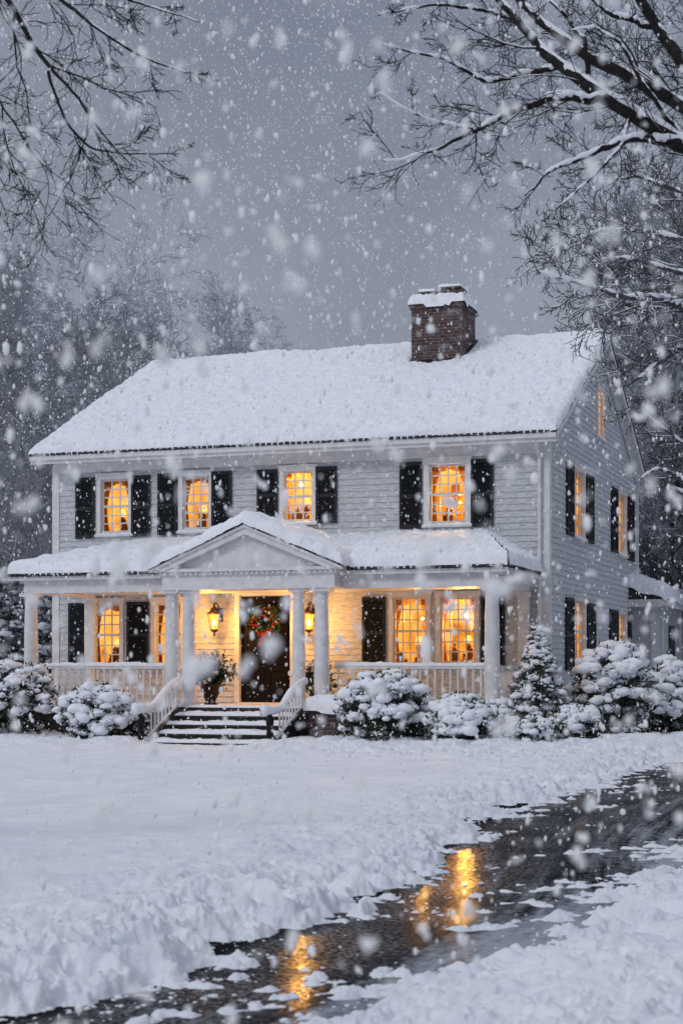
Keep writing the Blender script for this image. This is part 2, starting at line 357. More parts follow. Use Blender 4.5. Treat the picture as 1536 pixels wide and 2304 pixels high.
win_front(884,959,1344,1496,4,3,0,lamp=(.62,.70,.03)); win_front(990,1069,1344,1494,4,3,1,lamp=(.50,.74,.055))
shf(816,868,1343,1500); shf(1083,1136,1340,1500)
win_side(1288,1310,1060,1208,2,3,2); shs(1270,1285,1045,1205); shs(1314,1330,1070,1222)
win_side(1387,1404,1112,1246,2,3,0); shs(1371,1384,1098,1243); shs(1408,1421,1120,1262)
win_side(1288,1312,1352,1490,2,3,3); shs(1268,1285,1345,1508); shs(1316,1334,1358,1508)
win_side(1388,1404,1382,1480,2,3,1); shs(1367,1385,1372,1480); shs(1409,1424,1380,1480)
win_side(1341,1354,876,985,2,3,4,cas=.07,curt=0)
dx0=onY(541,1400,0)[0]; dx1=onY(655,1400,0)[0]; dz1=2.80
front_open.append((dx0,dx1,.6,dz1))
def siding(name,fr,rng_fn,z0,z1,ops,h=.118):
    m=MB(); z=z0
    while z<z1:
        zt=min(z+h,z1); br=sorted(set([z,zt]+[b for o in ops for b in (o[2],o[3]) if z<b<zt]))
        for a,b in zip(br[:-1],br[1:]):
            mid=(a+b)/2; u0,u1=rng_fn(mid)
            if u1<=u0: continue
            seg=[(u0,u1)]
            for o in ops:
                if o[2]<mid<o[3]:
                    ns=[]
                    for s0,s1 in seg:
                        if o[1]<=s0 or o[0]>=s1: ns.append((s0,s1)); continue
                        if o[0]>s0: ns.append((s0,o[0]))
                        if o[1]<s1: ns.append((o[1],s1))
                    seg=ns
            nf=lambda q:.024-.018*(q-z)/h
            for s0,s1 in seg:
                m.add([fr(s0,a,nf(a)),fr(s1,a,nf(a)),fr(s1,b,nf(b)),fr(s0,b,nf(b))],[(0,1,2,3)])
                if a==z: m.add([fr(s0,a,.004),fr(s1,a,.004),fr(s1,a,.024),fr(s0,a,.024)],[(0,1,2,3)])
        z+=h
    return m.build(name,SIDE,house)
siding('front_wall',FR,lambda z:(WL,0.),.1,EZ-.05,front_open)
def gr(z):
    zz=z+.06
    if zz<EZ+slope*(-YE): return (0.,DEP)
    y0=(zz-EZ)/slope+YE; return (y0,2*YR-y0)
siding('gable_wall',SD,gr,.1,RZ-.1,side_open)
m=MB(); m.add([(WL,0,.1),(WL,DEP,.1),(WL,DEP,EZ+.15),(WL,YR,RZ-.1),(WL,0,EZ+.15)],[(0,1,2,3,4)]); m.build('far_gable_wall',SIDE,house)
m=MB(); m.add([(WL,DEP,.1),(0,DEP,.1),(0,DEP,EZ+.15),(WL,DEP,EZ+.15)],[(0,1,2,3)]); m.build('rear_wall',SIDE,house)
MB().box(WL,0,.0,DEP,-.1,.12).build('foundation',STONE,house)
m=MB(); m.box(-.14,.028,-.038,0.0,.1,EZ-.15); m.box(.0,.038,-.036,.14,.1,EZ+.1); m.build('corner_board',WHITE,house)
MB().box(WL-.03,WL+.13,-.038,.02,.1,EZ-.15).build('corner_board',WHITE,house); MB().box(.0,.036,DEP-.14,DEP+.03,.1,EZ+.1).build('corner_board',WHITE,house)
m=MB(); m.box(WL,0,-.045,-.0,EZ-.33,EZ-.12); m.box(WL-.02,XR-.02,YE+.03,.0,EZ-.12,EZ-.09); m.box(XL+.02,XR-.005,YE+.005,YE+.04,EZ-.17,EZ-.005)
m.box(XL+.02,XR-.002,YE-.05,YE+.003,EZ-.10,EZ-.012)
m.build('cornice',WHITE,house)
m=MB()
for s in (1,-1):
    y0,y1=(YE,YR) if s>0 else (2*YR-YE,YR)
    m.prism([(.03,y0,EZ-.24),(.03,y1,RZ-.24),(.03,y1,RZ-.06),(.03,y0,EZ-.06)],(.05,0,0))
    m.prism([(XR-.05,y0,EZ-.14),(XR-.05,y1,RZ-.14),(XR-.05,y1,RZ-.012),(XR-.05,y0,EZ-.012)],(.045,0,0))
    m.prism([(.0,y0,EZ-.10),(.0,y1,RZ-.10),(.0,y1,RZ-.085),(.0,y0,EZ-.085)],(XR-.04,0,0))
m.build('rake_board',WHITE,house)
m=MB(); m.prism([(XL,YE-.02,EZ-.01),(XL,YR,RZ-.01),(XL,2*YR-YE+.02,EZ-.01),(XL,2*YR-YE+.02,EZ+.03),(XL,YR,RZ+.04),(XL,YE-.02,EZ+.03)],(XR-XL,0,0))
roof=m.build('roof',DARK,house)
m=MB(); x=XL+.02
while x<XR-.1:
    m.box(x,x+.085,YE-.07-random.random()*.01,YE+.03,EZ-.012,EZ+.032+random.random()*.012); x+=.125
m.build('shingle_edge',DARK,roof)
sheet('roof_snow',(XL-.01,YE-.06,EZ+.024),(XR+.01,YE-.06,EZ+.024),(XR+.01,YR,RZ+.03),(XL-.01,YR,RZ+.03),600,300,.15,(1,1,0,1),roof,.13,.042,5,SNOWR,1,.035)
sheet('roof_snow',(XL+.01,YR,RZ+.03),(XR+.01,YR,RZ+.03),(XR+.01,2*YR-YE,EZ+.03),(XL+.01,2*YR-YE,EZ+.03),160,90,.15,(0,1,1,1),roof,.13,.042,5,SNOWR,1)
# chimney
cx0=onY(925,800,3.8)[0]; cx1=onY(1038,800,3.8)[0]; cy0,cy1=3.8,4.95
ch=MB(); ch.box(cx0,cx1,cy0,cy1,7.4,9.12); ch.box(cx0-.03,cx1+.03,cy0-.03,cy1+.03,9.12,9.24)
ch=ch.build('chimney',BRICK,house)
def flue(x0,x1,z1):
    m=MB(); m.box(x0,x1,cy0+.2,cy0+.65,9.22,z1); m.box(x0-.025,x1+.025,cy0+.17,cy0+.68,z1,z1+.04); m.build('flue',BRICK,ch)
    sheet('flue_snow',(x0-.03,cy0+.17,z1+.036),(x1+.03,cy0+.17,z1+.036),(x1+.03,cy0+.68,z1+.036),(x0-.03,cy0+.68,z1+.036),20,20,.07,(1,1,1,1),ch,.08,.02,6)
flue(cx0+.12,cx0+.46,9.50); flue(cx0+.56,cx1-.10,9.57)
sheet('chimney_snow',(cx0-.07,cy0-.07,9.225),(cx1+.07,cy0-.07,9.225),(cx1+.07,cy1+.07,9.225),(cx0-.07,cy1+.07,9.225),60,60,.21,(1,1,1,1),ch,.17,.06,6,low=.08)
m=MB(); zc=EZ+slope*(cy0-YE); m.prism([(cx0-.06,cy0-.07,zc+.0),(cx0-.06,cy1,zc+slope*1.2),(cx0-.06,cy1,zc+slope*1.2+.22),(cx0-.06,cy0-.07,zc+.17)],(cx1-cx0+.12,0,0)); m.build('flashing',IRON,ch)
# ---- porch
PX0,PX1=-9.89,-.12; PY=-2.72; PZ=3.12; TZ=3.78
m=MB(); m.box(PX0+.2,PX1-.15,-2.58,0.,.56,.66); m.box(PX0+.25,PX1-.2,-2.52,-.02,-.1,.56); m.build('porch_floor',WHITE,house)
gx0=onY(345,1275,-3.0)[0]; gx1=onY(770,1275,-3.0)[0]; gxm=(gx0+gx1)/2; bx0=gx0+.16; bx1=gx1-.16
m=MB(); m.box(bx0,bx1,-2.98,-2.58,.5,.66); m.box(bx0+.03,bx1-.03,-2.95,-2.55,-.1,.5); m.build('entry_floor',STONE,house)
m=MB(); m.box(PX0+.25,PX1-.2,-2.56,-2.30,2.80,PZ-.05); m.box(PX1-.44,PX1-.2,-2.30,0,2.80,PZ-.05); m.box(PX0+.25,PX0+.49,-2.30,0,2.80,PZ-.05)
m.box(PX0+.02,PX1-.02,PY+.02,-.0,PZ-.05,PZ-.02); m.box(PX0+.2,PX1-.15,-2.60,-2.0,PZ-.12,PZ-.05)
m.box(PX0+.005,PX1-.005,PY+.005,PY+.04,PZ-.08,PZ+.0); m.box(PX1-.04,PX1-.006,PY+.03,0,PZ-.08,PZ+.0)
m.box(PX1-.2,PX1-.14,-2.58,0,PZ-.12,PZ-.05)
m.build('porch_beam',WHITE,house)
m=MB(); m.box(PX0+.3,PX1-.25,-2.5,-.005,2.86,2.90); m.build('porch_ceiling',WHITE,house)
m=MB(); m.box(bx0,bx1,-2.96,-2.58,2.80,PZ-.06); m.box(bx0-.05,bx1+.05,-3.0,-2.58,PZ-.06,PZ-.0); m.box(gx0,gx1,-3.06,-2.58,PZ,PZ+.06)
x=bx0-.02
while x<bx1: m.box(x,x+.05,-3.03,-2.99,PZ-.05,PZ-.005); x+=.1
m.build('entry_beam',WHITE,house)
GA=3.90
m=MB(); m.add([(gx0+.1,-2.92,PZ+.05),(gx1-.1,-2.92,PZ+.05),(gxm,-2.92,GA)],[(0,1,2)]); m.build('pediment',WHITE,house)
m=MB()
for e in (gx0-.03,gx1+.03):
    m.prism([(e,-3.08,PZ+.02),(gxm,-3.08,GA+.02),(gxm,-3.08,GA-.12),(e+(.28 if e<gxm else -.28),-3.08,PZ+.02)],(0,.14,0))
    m.prism([(e,-3.12,PZ+.045),(gxm,-3.12,GA+.05),(gxm,-3.12,GA+.0),(e,-3.12,PZ-.005)],(0,.1,0))
m.build('pediment_trim',WHITE,house)
m=MB()
for e in (gx0-.05,gx1+.05):
    m.prism([(e,-3.14,PZ+.05),(gxm,-3.14,GA+.055),(gxm,-3.14,GA+.085),(e,-3.14,PZ+.08)],(0,3.1,0))
pr=m.build('entry_roof',DARK,house)
for e in (gx0-.06,gx1+.06):
    sheet('roof_snow',(gxm,-3.16,GA+.08),(gxm,-.1,GA+.08),(e,-.1,PZ+.075),(e,-3.16,PZ+.075),120,80,.19,(0,0,1,1),pr,.15,.055,4,SNOW,3,.03)
a=(PX0,PY,PZ);b=(PX1,PY,PZ);c=(PX1-1.1,0.,TZ);d=(PX0+1.1,0.,TZ);a2=(PX0,0.,PZ);b2=(PX1,0.,PZ)
m=MB()
def slab(m,pts,t=.05):
    n=len(pts); m.add([(p[0],p[1],p[2]) for p in pts]+[(p[0],p[1],p[2]+t) for p in pts],[tuple(range(n)),tuple(range(n,2*n))]+[(i,(i+1)%n,n+(i+1)%n,n+i) for i in range(n)])
slab(m,[a,b,c,d]); slab(m,[b,b2,c]); slab(m,[a,a2,d])
x=PX0+.02
while x<PX1-.08:
    m.box(x,x+.08,PY-.05,PY+.02,PZ-.006,PZ+.045+random.random()*.01); x+=.12
y=PY+.05
while y<-.1: m.box(PX1-.02,PX1+.04,y,y+.08,PZ-.006,PZ+.045); y+=.12
pf=m.build('porch_roof',DARK,house)
o=.05
up=lambda p,dx=0,dy=0:(p[0]+dx,p[1]+dy,p[2]+o)
sheet('roof_snow',up(a,0,-.04),up(b,0,-.04),up(c),up(d),460,120,.165,(1,0,0,0),pf,.15,.045,4,SNOW,5,.035)
sheet('roof_snow',up(b,.03,0),up(b2,.03,0),up(c),up(c),90,70,.165,(1,0,0,0),pf,.15,.045,4,SNOW,5,.035)
sheet('roof_snow',up(a2,-.02,0),up(a,-.02,0),up(d),up(d),90,70,.165,(1,0,0,0),pf,.15,.045,4,SNOW,5,.035)
def column(x,y,r=.14,z0=.66,z1=2.80):
    m=MB(); H=z1-z0
    m.box(x-r*1.35,x+r*1.35,y-r*1.35,y+r*1.35,z0,z0+.07); m.box(x-r*1.25,x+r*1.25,y-r*1.25,y+r*1.25,z1-.06,z1)
    prof=[(r*1.28,.07),(r*1.3,.09),(r*1.22,.12),(r*1.08,.14),(r*1.02,.17),(r*1.02,H*.35),(r*.94,H*.75),(r*.86,H-.2),(r*.93,H-.19),(r*.93,H-.17),(r*.86,H-.16),(r*.86,H-.11),(r*1.05,H-.08),(r*1.12,H-.06)]
    m.lathe((x,y,z0),prof,28)
    return m.build('column',WHITE,house,True)
cols=[]
for px in (388,425,672,724):
    q=onY(px,1450,-2.76); cols.append(q[0]); column(q[0],-2.76,.138 if px in(388,724) else .118)
xl=onY(72,1450,-2.4)[0]; xr=onY(1107,1450,-2.4)[0]
column(xl,-2.42,.135); column(xr,-2.42,.135)
for x in (PX0+.37,PX1-.32):
    m=MB(); m.box(x-.11,x+.11,-.14,-.026,.66,2.70); m.box(x-.14,x+.14,-.17,-.026,2.70,2.80); m.build('pilaster',WHITE,house)
BV=MB(); BV.box(-.018,.018,-.018,.018,0,.62); bme=bpy.data.meshes.new('baluster'); bme.from_pydata(BV.v,[],BV.f); bme.materials.append(WHITE)
def railing(x0,x1,y,label):
    m=MB(); m.box(x0,x1,y-.04,y+.04,1.36,1.42); m.box(x0,x1,y-.03,y+.03,.71,.76)
    r=m.build('railing',WHITE,house); r['label']=label
    n=int((x1-x0)/.135)
    for k in range(n):
        o=bpy.data.objects.new('baluster',bme); C.objects.link(o); o.parent=r; o.location=(x0+(k+.5)*(x1-x0)/n,y,.75)
    sheet('rail_snow',(x0,y-.05,1.415),(x1,y-.05,1.415),(x1,y+.05,1.415),(x0,y+.05,1.415),160,8,.05,(1,0,1,0),r,.05,.025,6)
railing(xl+.13,cols[0]-.13,-2.42,'railing on the left half of the porch')
railing(cols[3]+.13,xr-.13,-2.42,'railing on the right half of the porch')
m=MB(); m.box(xr-.04,xr+.04,-2.28,-.14,1.36,1.42); m.box(xr-.03,xr+.03,-2.28,-.14,.71,.76); r=m.build('railing',WHITE,house); r['label']='short railing closing the right end of the porch'
for k in range(15):
    o=bpy.data.objects.new('baluster',bme); C.objects.link(o); o.parent=r; o.location=(xr,-2.2+k*.14,.75)
dpx=onY(1213,1100,-.09)[0]
m=MB(); m.tube([(dpx,YE+.02,EZ-.12),(dpx,-.25,EZ-.3),(dpx,-.09,EZ-.42),(dpx,-.09,3.9),(dpx,-.09,.15)],.04,8); m.build('downspout',WHITE,house,True)
# steps
sx0=onY(408,1600,-3.0)[0]; sx1=onY(672,1600,-3.0)[0]; smid=(sx0+sx1)/2
m=MB(); zs=[.52,.37,.22,.08]; yy=-2.98
for i,z in enumerate(zs):
    m.box(sx0+.02,sx1-.02,yy-.34*(i+1),yy-.34*i+(.01 if i==0 else 0),-.1,z-.03)
    m.box(sx0,sx1,yy-.34*(i+1)-.03,yy-.34*i+(.01 if i==0 else 0)-.001,z-.03,z)
st=m.build('front_steps',STONE,house)
for i,z in enumerate(zs):
    sheet('step_snow',(sx0+.01,yy-.34*(i+1)+.0,z),(sx1-.01,yy-.34*(i+1)+.0,z),(sx1-.01,yy-.34*i,z),(sx0+.01,yy-.34*i,z),120,24,.05,(1,1,0,1),st,.09,.035,4,SNOW,i*3)
sheet('step_snow',(bx0+.5,-2.97,.66),(bx1-.5,-2.97,.66),(bx1-.5,-2.7,.66),(bx0+.5,-2.7,.66),90,14,.035,(1,1,1,1),st,.06,.012,7)
for sgn,x in ((-1,sx0-.07),(1,sx1+.07)):
    KZ=[1.10,1.09,.98,.76,.63,.60,.60]; KY=[-2.92,-3.05,-3.40,-3.78,-4.08,-4.3,-4.46]; KX=[x+sgn*.03,x+sgn*.02,x,x,x-.02,x-.10,x-.22]
    P=np.array([KX,KY,KZ]).T
    tt=np.linspace(0,1,24); pi=np.stack([np.interp(tt,np.linspace(0,1,len(P)),P[:,k]) for k in range(3)],1)
    for _ in range(3): pi[1:-1]=(pi[:-2]+2*pi[1:-1]+pi[2:])/4
    m=MB(); m.tube(pi,.036,8); m.tube([(x,-2.98,.72),(x,-4.25,.18)],.022,6)
    r=m.build('stair_railing',WHITE,house,True); r['label']='railing on the %s side of the front steps'%('left' if sgn<0 else 'right')
    for k in range(8):
        y=-3.06-k*.15; zt=np.interp(-y,-pi[:,1],pi[:,2]); zb=np.interp(-y,[2.98,4.25],[.72,.18])
        q=MB(); q.box(x-.013,x+.013,y-.013,y+.013,zb,zt); q.build('baluster',WHITE,r)
    q=MB(); q.lathe((x-.09,-4.34,-.02),[(.08,0),(.08,.12),(.05,.16),(.065,.27),(.05,.38),(.07,.46),(.075,.54),(.03,.60)],10); q.build('newel_post',IRON,r,True)
    ps=pi+np.array([0,0,.055]); rs_=.052+.03*vn(np.arange(24)*.45,np.zeros(24)+sgn,3); rs_[0]=rs_[-1]=.02; rs_[-5:-1]*=1.5
    T_=TB(); T_.add(ps,rs_,10); link('rail_snow',T_.mesh('rail_snow'),SNOW,r)
q0=onY(704,1600,-3.1)[0]; q1=onY(762,1600,-3.1)[0]
m=MB(); m.box(q0,q1,-3.3,-2.97,-.1,.58); m.box(q0-.03,q1+.03,-3.33,-2.965,.58,.64); pier=m.build('brick_pier',BRICK,house)
sheet('pier_snow',(q0-.08,-3.39,.63),(q1+.08,-3.39,.63),(q1+.08,-2.93,.63),(q0-.08,-2.93,.63),40,30,.22,(1,1,1,1),pier,.18,.05,6,low=.06)
for e0,e1 in ((PX0+.3,q0-2.9),(q1+.3,PX1-.25)): MB().box(e0,e1,-2.56,-2.525,-.1,.55).build('porch_skirt',BRICK,house)
# door
m=MB(); m.box(dx0-.10,dx0,-.07,.1,.66,dz1+.02); m.box(dx1,dx1+.10,-.07,.1,.66,dz1+.02); m.box(dx0-.14,dx1+.14,-.08,.1,dz1+.02,dz1+.12); m.box(dx0,dx1,-.09,.1,.655,.69)
m.build('door_frame',WHITE,house)
m=MB(); m.box(dx0,dx1,.04,.09,.69,dz1+.02)
dw=dx1-dx0
for (a,b) in ((.76,1.35),(1.45,2.05),(2.15,2.72)):
    for (u,v) in ((.09,.46),(.54,.91)):
        X0=dx0+dw*u;X1=dx0+dw*v
        m.box(X0,X1,.022,.042,a,a+.035);m.box(X0,X1,.022,.042,b-.035,b);m.box(X0,X0+.035,.022,.042,a+.035,b-.035);m.box(X1-.035,X1,.022,.042,a+.035,b-.035)
        m.box(X0+.08,X1-.08,.026,.041,a+.08,b-.08)
door=m.build('front_door',DOOR,house)
m=MB(); m.lathe((dx1-.09,.0,1.62),[(.0,-.03),(.028,-.02),(.032,0),(.028,.02),(0,.03)],12); m.box(dx1-.12,dx1-.06,.022,.04,1.5,1.75); m.build('door_handle',BRASS,door,True)
# ---- rear wing
wx=.5; wy0=9.3; wy1=24.
m=MB(); m.box(-3.2,wx,wy0,wy1,0,2.95); m.box(wx-.01,wx+.04,wy0-.04,wy0+.16,0,2.95)
wing=m.build('rear_wing',SIDE,house)
wrx=wx+.3
m=MB(); m.prism([(wrx,wy0-.25,2.95),(wrx,wy0-.25,3.05),(-1.4,wy0-.25,3.75),(-3.5,wy0-.25,3.05),(-3.5,wy0-.25,2.95)],(0,wy1-wy0+.4,0)); m.build('wing_roof',DARK,wing)
m=MB(); m.box(wrx-.03,wrx+.02,wy0-.27,wy1+.1,2.86,3.0); m.box(wx,wrx,wy0-.2,wy1,2.90,2.94); m.box(0,wrx,wy0-.28,wy0-.22,2.82,3.0)
m.build('wing_fascia',WHITE,wing)
yy=wy0+1.5
while yy<wy1: MB().box(wx+.005,wx+.07,yy,yy+.25,0,2.86).build('wing_pilaster',WHITE,wing); yy+=3.2
sheet('roof_snow',(wrx+.05,wy0-.3,3.04),(wrx+.05,wy1+.1,3.04),(-1.4,wy1+.1,3.76),(-1.4,wy0-.3,3.76),200,60,.28,(1,0,0,1),wing,.2,.07,4,SNOW,8,.06)
for y0_,y1_ in ((12.3,13.3),(15.6,17.4),(19,21)): MB().box(wx+.003,wx+.03,y0_,y1_,.5,2.45).build('wing_door',SHUT,wing)

# ============================================================ lanterns
def lantern(px,label):
    p=onY(px,1397,-.34); x,y,z=p[0],-.34,p[2]; k=1.05
    t=thing('wall_lantern',label,'lantern',(x,y,z),'lit lanterns beside the front door')
    m=MB(); m.box(x-.05,x+.05,-.05,-.024,z+.0,z+.26); m.tube([(x,-.04,z+.14),(x,-.14,z+.31),(x,-.26,z+.37),(x,y,z+.32)],.012,8); m.build('bracket',BRASS,t,True)
    m=MB()
    for j in range(6):
        a=math.pi/3*j+.2; m.tube([(x+k*.078*math.cos(a),y+k*.078*math.sin(a),z-.16*k),(x+k*.123*math.cos(a),y+k*.123*math.sin(a),z+.13*k)],.0065,5)
    m.lathe((x,y,z-.19*k),[(.01,-.11),(.03,-.07),(.018,-.035),(.07*k,0),(.08*k,.03)],12); m.build('cage',BRASS,t,True)
    m=MB(); m.lathe((x,y,z+.13*k),[(.13*k,0),(.135*k,.02),(.09*k,.06),(.06*k,.11),(.025,.14),(.018,.17),(.026,.19),(.0,.22)],12); m.build('cap',BRASS,t,True)
    m=MB(); m.lathe((x,y,z-.15*k),[(.055*k,0),(.07*k,.1*k),(.088*k,.2*k),(.10*k,.27*k)],12); m.build('lamp_glass',FLAME,t,True)
    m=MB(); m.lathe((x,y,z-.06),[(.0,-.05),(.035,-.02),(.042,.02),(.025,.07),(.0,.1)],10); m.build('lamp_core',CORE,t,True)
    sheet('cap_snow',(x-.09,y-.09,z+.165),(x+.09,y-.09,z+.165),(x+.09,y+.09,z+.165),(x-.09,y+.09,z+.165),10,10,.05,(1,1,1,1),t,.08,.01,6)
    L=bpy.data.lights.new('lantern_bulb','POINT'); L.energy=58; L.color=(1.,.44,.09); L.shadow_soft_size=.10
    o=bpy.data.objects.new('bulb',L); C.objects.link(o); o.parent=t; o.location=(0,-.30,-.05)
lantern(482,'lit brass wall lantern left of the dark front door')
lantern(695,'lit brass wall lantern right of the dark front door, beside a column')
# wreath
wc=onY(597,1400,-.01); x,y,z=wc[0],-.0,wc[2]
t=thing('wreath','round green christmas wreath with red bow on the dark front door','wreath',(x,y,z))
n=4200; th=rng.uniform(0,6.283,n); ph=rng.uniform(0,6.283,n); rr=rng.uniform(.02,.155,n)
cen=np.stack([x+(.205+rr*np.cos(ph))*np.cos(th),y-.05+rr*np.sin(ph)*.7,z+(.205+rr*np.cos(ph))*np.sin(th)],1)
V,Q=leaves(cen,.04); link('greenery',mesh_np('greenery',V,Q),WLEAF,t)
n=44; th=rng.uniform(0,6.28,n); cen=np.stack([x+.22*np.cos(th)+rng.normal(0,.055,n),np.full(n,y-.155),z+.22*np.sin(th)+rng.normal(0,.055,n)],1)
V,Q=blobs(cen,rng.uniform(.012,.030,n),ICO1); link('red_berries',mesh_np('red_berries',V,Q,3,True),RED,t)['kind']='stuff'
n=14; th=rng.uniform(0,6.28,n); cen=np.stack([x+.22*np.cos(th),np.full(n,y-.155),z+.22*np.sin(th)],1)
V,Q=blobs(cen,rng.uniform(.014,.024,n),ICO1); link('gold_baubles',mesh_np('gold_baubles',V,Q,3,True),GOLDB,t)['kind']='stuff'
m=MB()
for s in (-1,1):
    m.add([(x,y-.16,z-.24),(x+s*.10,y-.19,z-.17),(x+s*.11,y-.14,z-.28),(x,y-.14,z-.28)],[(0,1,2,3)])
    m.add([(x,y-.16,z-.25),(x+s*.025,y-.16,z-.27),(x+s*.11,y-.14,z-.46),(x+s*.05,y-.14,z-.48)],[(0,1,2,3)])
m.lathe((x,y-.16,z-.28),[(.0,0),(.03,.02),(.03,.05),(0,.07)],8); m.build('bow',RED,t)
def planter(px,label,s=1.):
    x=onY(px,1560,-1.7)[0]; y=-1.7; z=.66
    t=thing('potted_plant',label,'planter',(x,y,z))
    m=MB(); m.lathe((x,y,z),[(.12*s,0),(.13*s,.04),(.08*s,.07),(.15*s,.2*s),(.18*s,.34*s),(.21*s,.38*s),(.18*s,.39*s)],20); m.build('urn',URN,t,True)
    r=np.random.default_rng(int(px)); c0=np.array([x,y,z+.36*s]); cs=[]; fl=[]
    for k in range(120):
        d=np.array([r.normal(0,.55),r.normal(0,.55),r.uniform(.2,1.4)]); d/=np.linalg.norm(d); L=r.uniform(.22,.66)*s
        for f in np.linspace(.2,1,16): cs.append(c0+d*L*f+np.array([0,0,-.20*f*f*(1-d[2])])+r.normal(0,.026,3))
        fl.append(cs[-1])
    V,Q=leaves(cs,.048,r); link('foliage',mesh_np('foliage',V,Q),NEEDLE,t)
    fl=np.array(fl)[:60]; fl=np.repeat(fl,2,0)+r.normal(0,.03,(120,3)); V,Q=blobs(fl,r.uniform(.012,.046,120),ICO1,r=r); link('flowers',mesh_np('flowers',V,Q,3,True),PETAL,t)['kind']='stuff'
planter(474,'dark red urn of pale flowers standing left of the front door',1.08)
planter(712,'urn of greenery half hidden behind the column right of the door',.9)

# ============================================================ shrubs
def shrub(name,label,cat,px0,px1,pyt,pyb,ydepth,cover=1.1,nb=70,cone=False,lm=LEAF,ballr=.13,seed=0,group='snow covered shrubs in front of the house'):
    r=np.random.default_rng(seed+100)
    pm=(px0+px1)/2; c=onY(pm,pyb,ydepth); dep=(c-CAM)@np.array([-sa,ca,0]); W=(px1-px0)/F*dep; top=onY(pm,pyt,ydepth)[2]; H=top
    x,y=c[0],ydepth; R=W/2
    t=thing(name,label,cat,(x,y,0),group)
    R2=R-ballr*.6; cs=[];br=[]
    k=0
    while len(cs)<nb and k<9000:
        k+=1
        if cone:
            f=r.random()**.8; a=r.uniform(0,6.28); rad=R2*(1-f)*r.uniform(.7,1.15)+.03
            p=np.array([x+rad*math.cos(a),y+rad*math.sin(a),.12+(H-.25)*f]); b=ballr*(1.05-.6*f)
        else:
            d=r.normal(size=3); d/=np.linalg.norm(d); d[2]=abs(d[2])*1.0 if r.random()<.72 else -abs(d[2])*.8
            q=r.uniform(.74,1.06); p=np.array([x+d[0]*R2*q,y+d[1]*min(R2,.75)*q,H*.42+d[2]*(H*.58-ballr*.75)*q]); p[2]=max(p[2],ballr*.5); b=ballr*r.uniform(.6,1.3)
        cs.append(p);br.append(b)
    cs=np.array(cs);br=np.array(br)
    nl=54; L=[]
    for p,b in zip(cs,br):
        d=r.normal(size=(nl,3)); d/=np.linalg.norm(d,axis=1)[:,None]; L.append(p+d*b*r.uniform(.5,1.42,nl)[:,None])
    L.append(np.stack([x+r.uniform(-1,1,1400)*R2*.9,y+r.uniform(-1,1,1400)*min(R2,.7)*.8,r.uniform(.0,H*.65,1400)],1) if not cone else np.stack([x+r.normal(0,R*.25,500),y+r.normal(0,R*.25,500),r.uniform(.02,H*.7,500)],1))
    L=np.concatenate(L); V,Q=leaves(L,.042,r,.4 if not cone else .16); link('foliage',mesh_np('foliage',V,Q),lm,t)
    m=MB()
    for s in range(4): a=s*1.6; m.tube([(x+.03*math.cos(a),y+.03*math.sin(a),-.05),(x+R*.4*math.cos(a),y+R*.3*math.sin(a),H*.55)],[.02,.01],5)
    m.build('stem',BARKN,t)
    hz=cs[:,2]/H; keep=(r.random(len(cs))<cover*(.26+1.05*hz))
    cc=cs[keep].copy(); bb=br[keep]; cc[:,2]+=bb*.42
    # each cap is a cluster of overlapping lumps of mixed size, with crumbs caught on the leaf tips
    c3=np.repeat(cc,5,0); b3=np.repeat(bb,5); c3=c3+r.normal(size=c3.shape)*b3[:,None]*np.array([.42,.42,.13]); b3=b3*r.uniform(.35,.95,len(b3))
    V1,Q1=blobs(c3,np.stack([b3,b3,b3*.60],1),ICO2,.10,r)
    k=r.integers(0,len(cs),int(nb*5)); d=r.normal(size=(len(k),3)); d/=np.linalg.norm(d,axis=1)[:,None]; d[:,2]=np.abs(d[:,2])*.9
    c2=cs[k]+d*br[k][:,None]*1.15; s2=r.uniform(.010,.040,len(k)); s2=np.stack([s2*1.2,s2*1.2,s2*.7],1)
    V2,Q2=blobs(c2,s2,ICO1,.2,r)
    link('snow',mesh_np('snow',np.concatenate([V1,V2]),np.concatenate([Q1,Q2+len(V1)]),3,True),SNOW,t)
shrub('evergreen_shrub','large snowy shrub at the left end of the porch, cut by the left edge','shrub',-90,130,1480,1668,-3.6,.95,150,seed=1,ballr=.145)
shrub('evergreen_shrub','rounded snow mound shrub between the large left shrub and the steps','shrub',138,304,1540,1662,-4.0,2.2,150,ballr=.14,seed=2)
shrub('evergreen_shrub','wide leafy snow covered shrub under the right porch railing','shrub',765,965,1510,1675,-3.8,.95,165,seed=3,ballr=.14)
shrub('evergreen_shrub','rounded snowy shrub right of the wide one, below the right corner column','shrub',958,1118,1565,1680,-4.0,1.15,115,seed=4,ballr=.135)
shrub('young_conifer','cone shaped snowy conifer right of the corner column','conifer',1116,1298,1396,1660,-1.9,.60,230,True,NEEDLE,.125,seed=5,group=None)
shrub('evergreen_shrub','smallest snow covered shrub, in front of the conifer','shrub',1145,1238,1612,1684,-4.0,1.7,45,ballr=.11,seed=6)
shrub('evergreen_shrub','small dark green snowy shrub right of the conifer','shrub',1248,1350,1586,1678,-3.3,.85,70,ballr=.12,seed=7)
shrub('evergreen_shrub','tall snow laden shrub against the gable wall','shrub',1290,1465,1445,1668,-.6,.95,200,seed=8,ballr=.155)
shrub('evergreen_shrub','snowy shrub at the right edge beside the wing','shrub',1440,1560,1482,1648,1.6,.95,130,seed=9,ballr=.15)
shrub('evergreen_shrub','low snowy shrub tucked under the railing, right of the rounded shrub','shrub',1085,1150,1570,1650,-3.0,1.1,50,seed=10,ballr=.12)
shrub('evergreen_shrub','low snowy shrub squeezed between the left stair railing and the snow mound','shrub',296,342,1596,1660,-3.5,1.,40,seed=11,ballr=.09)

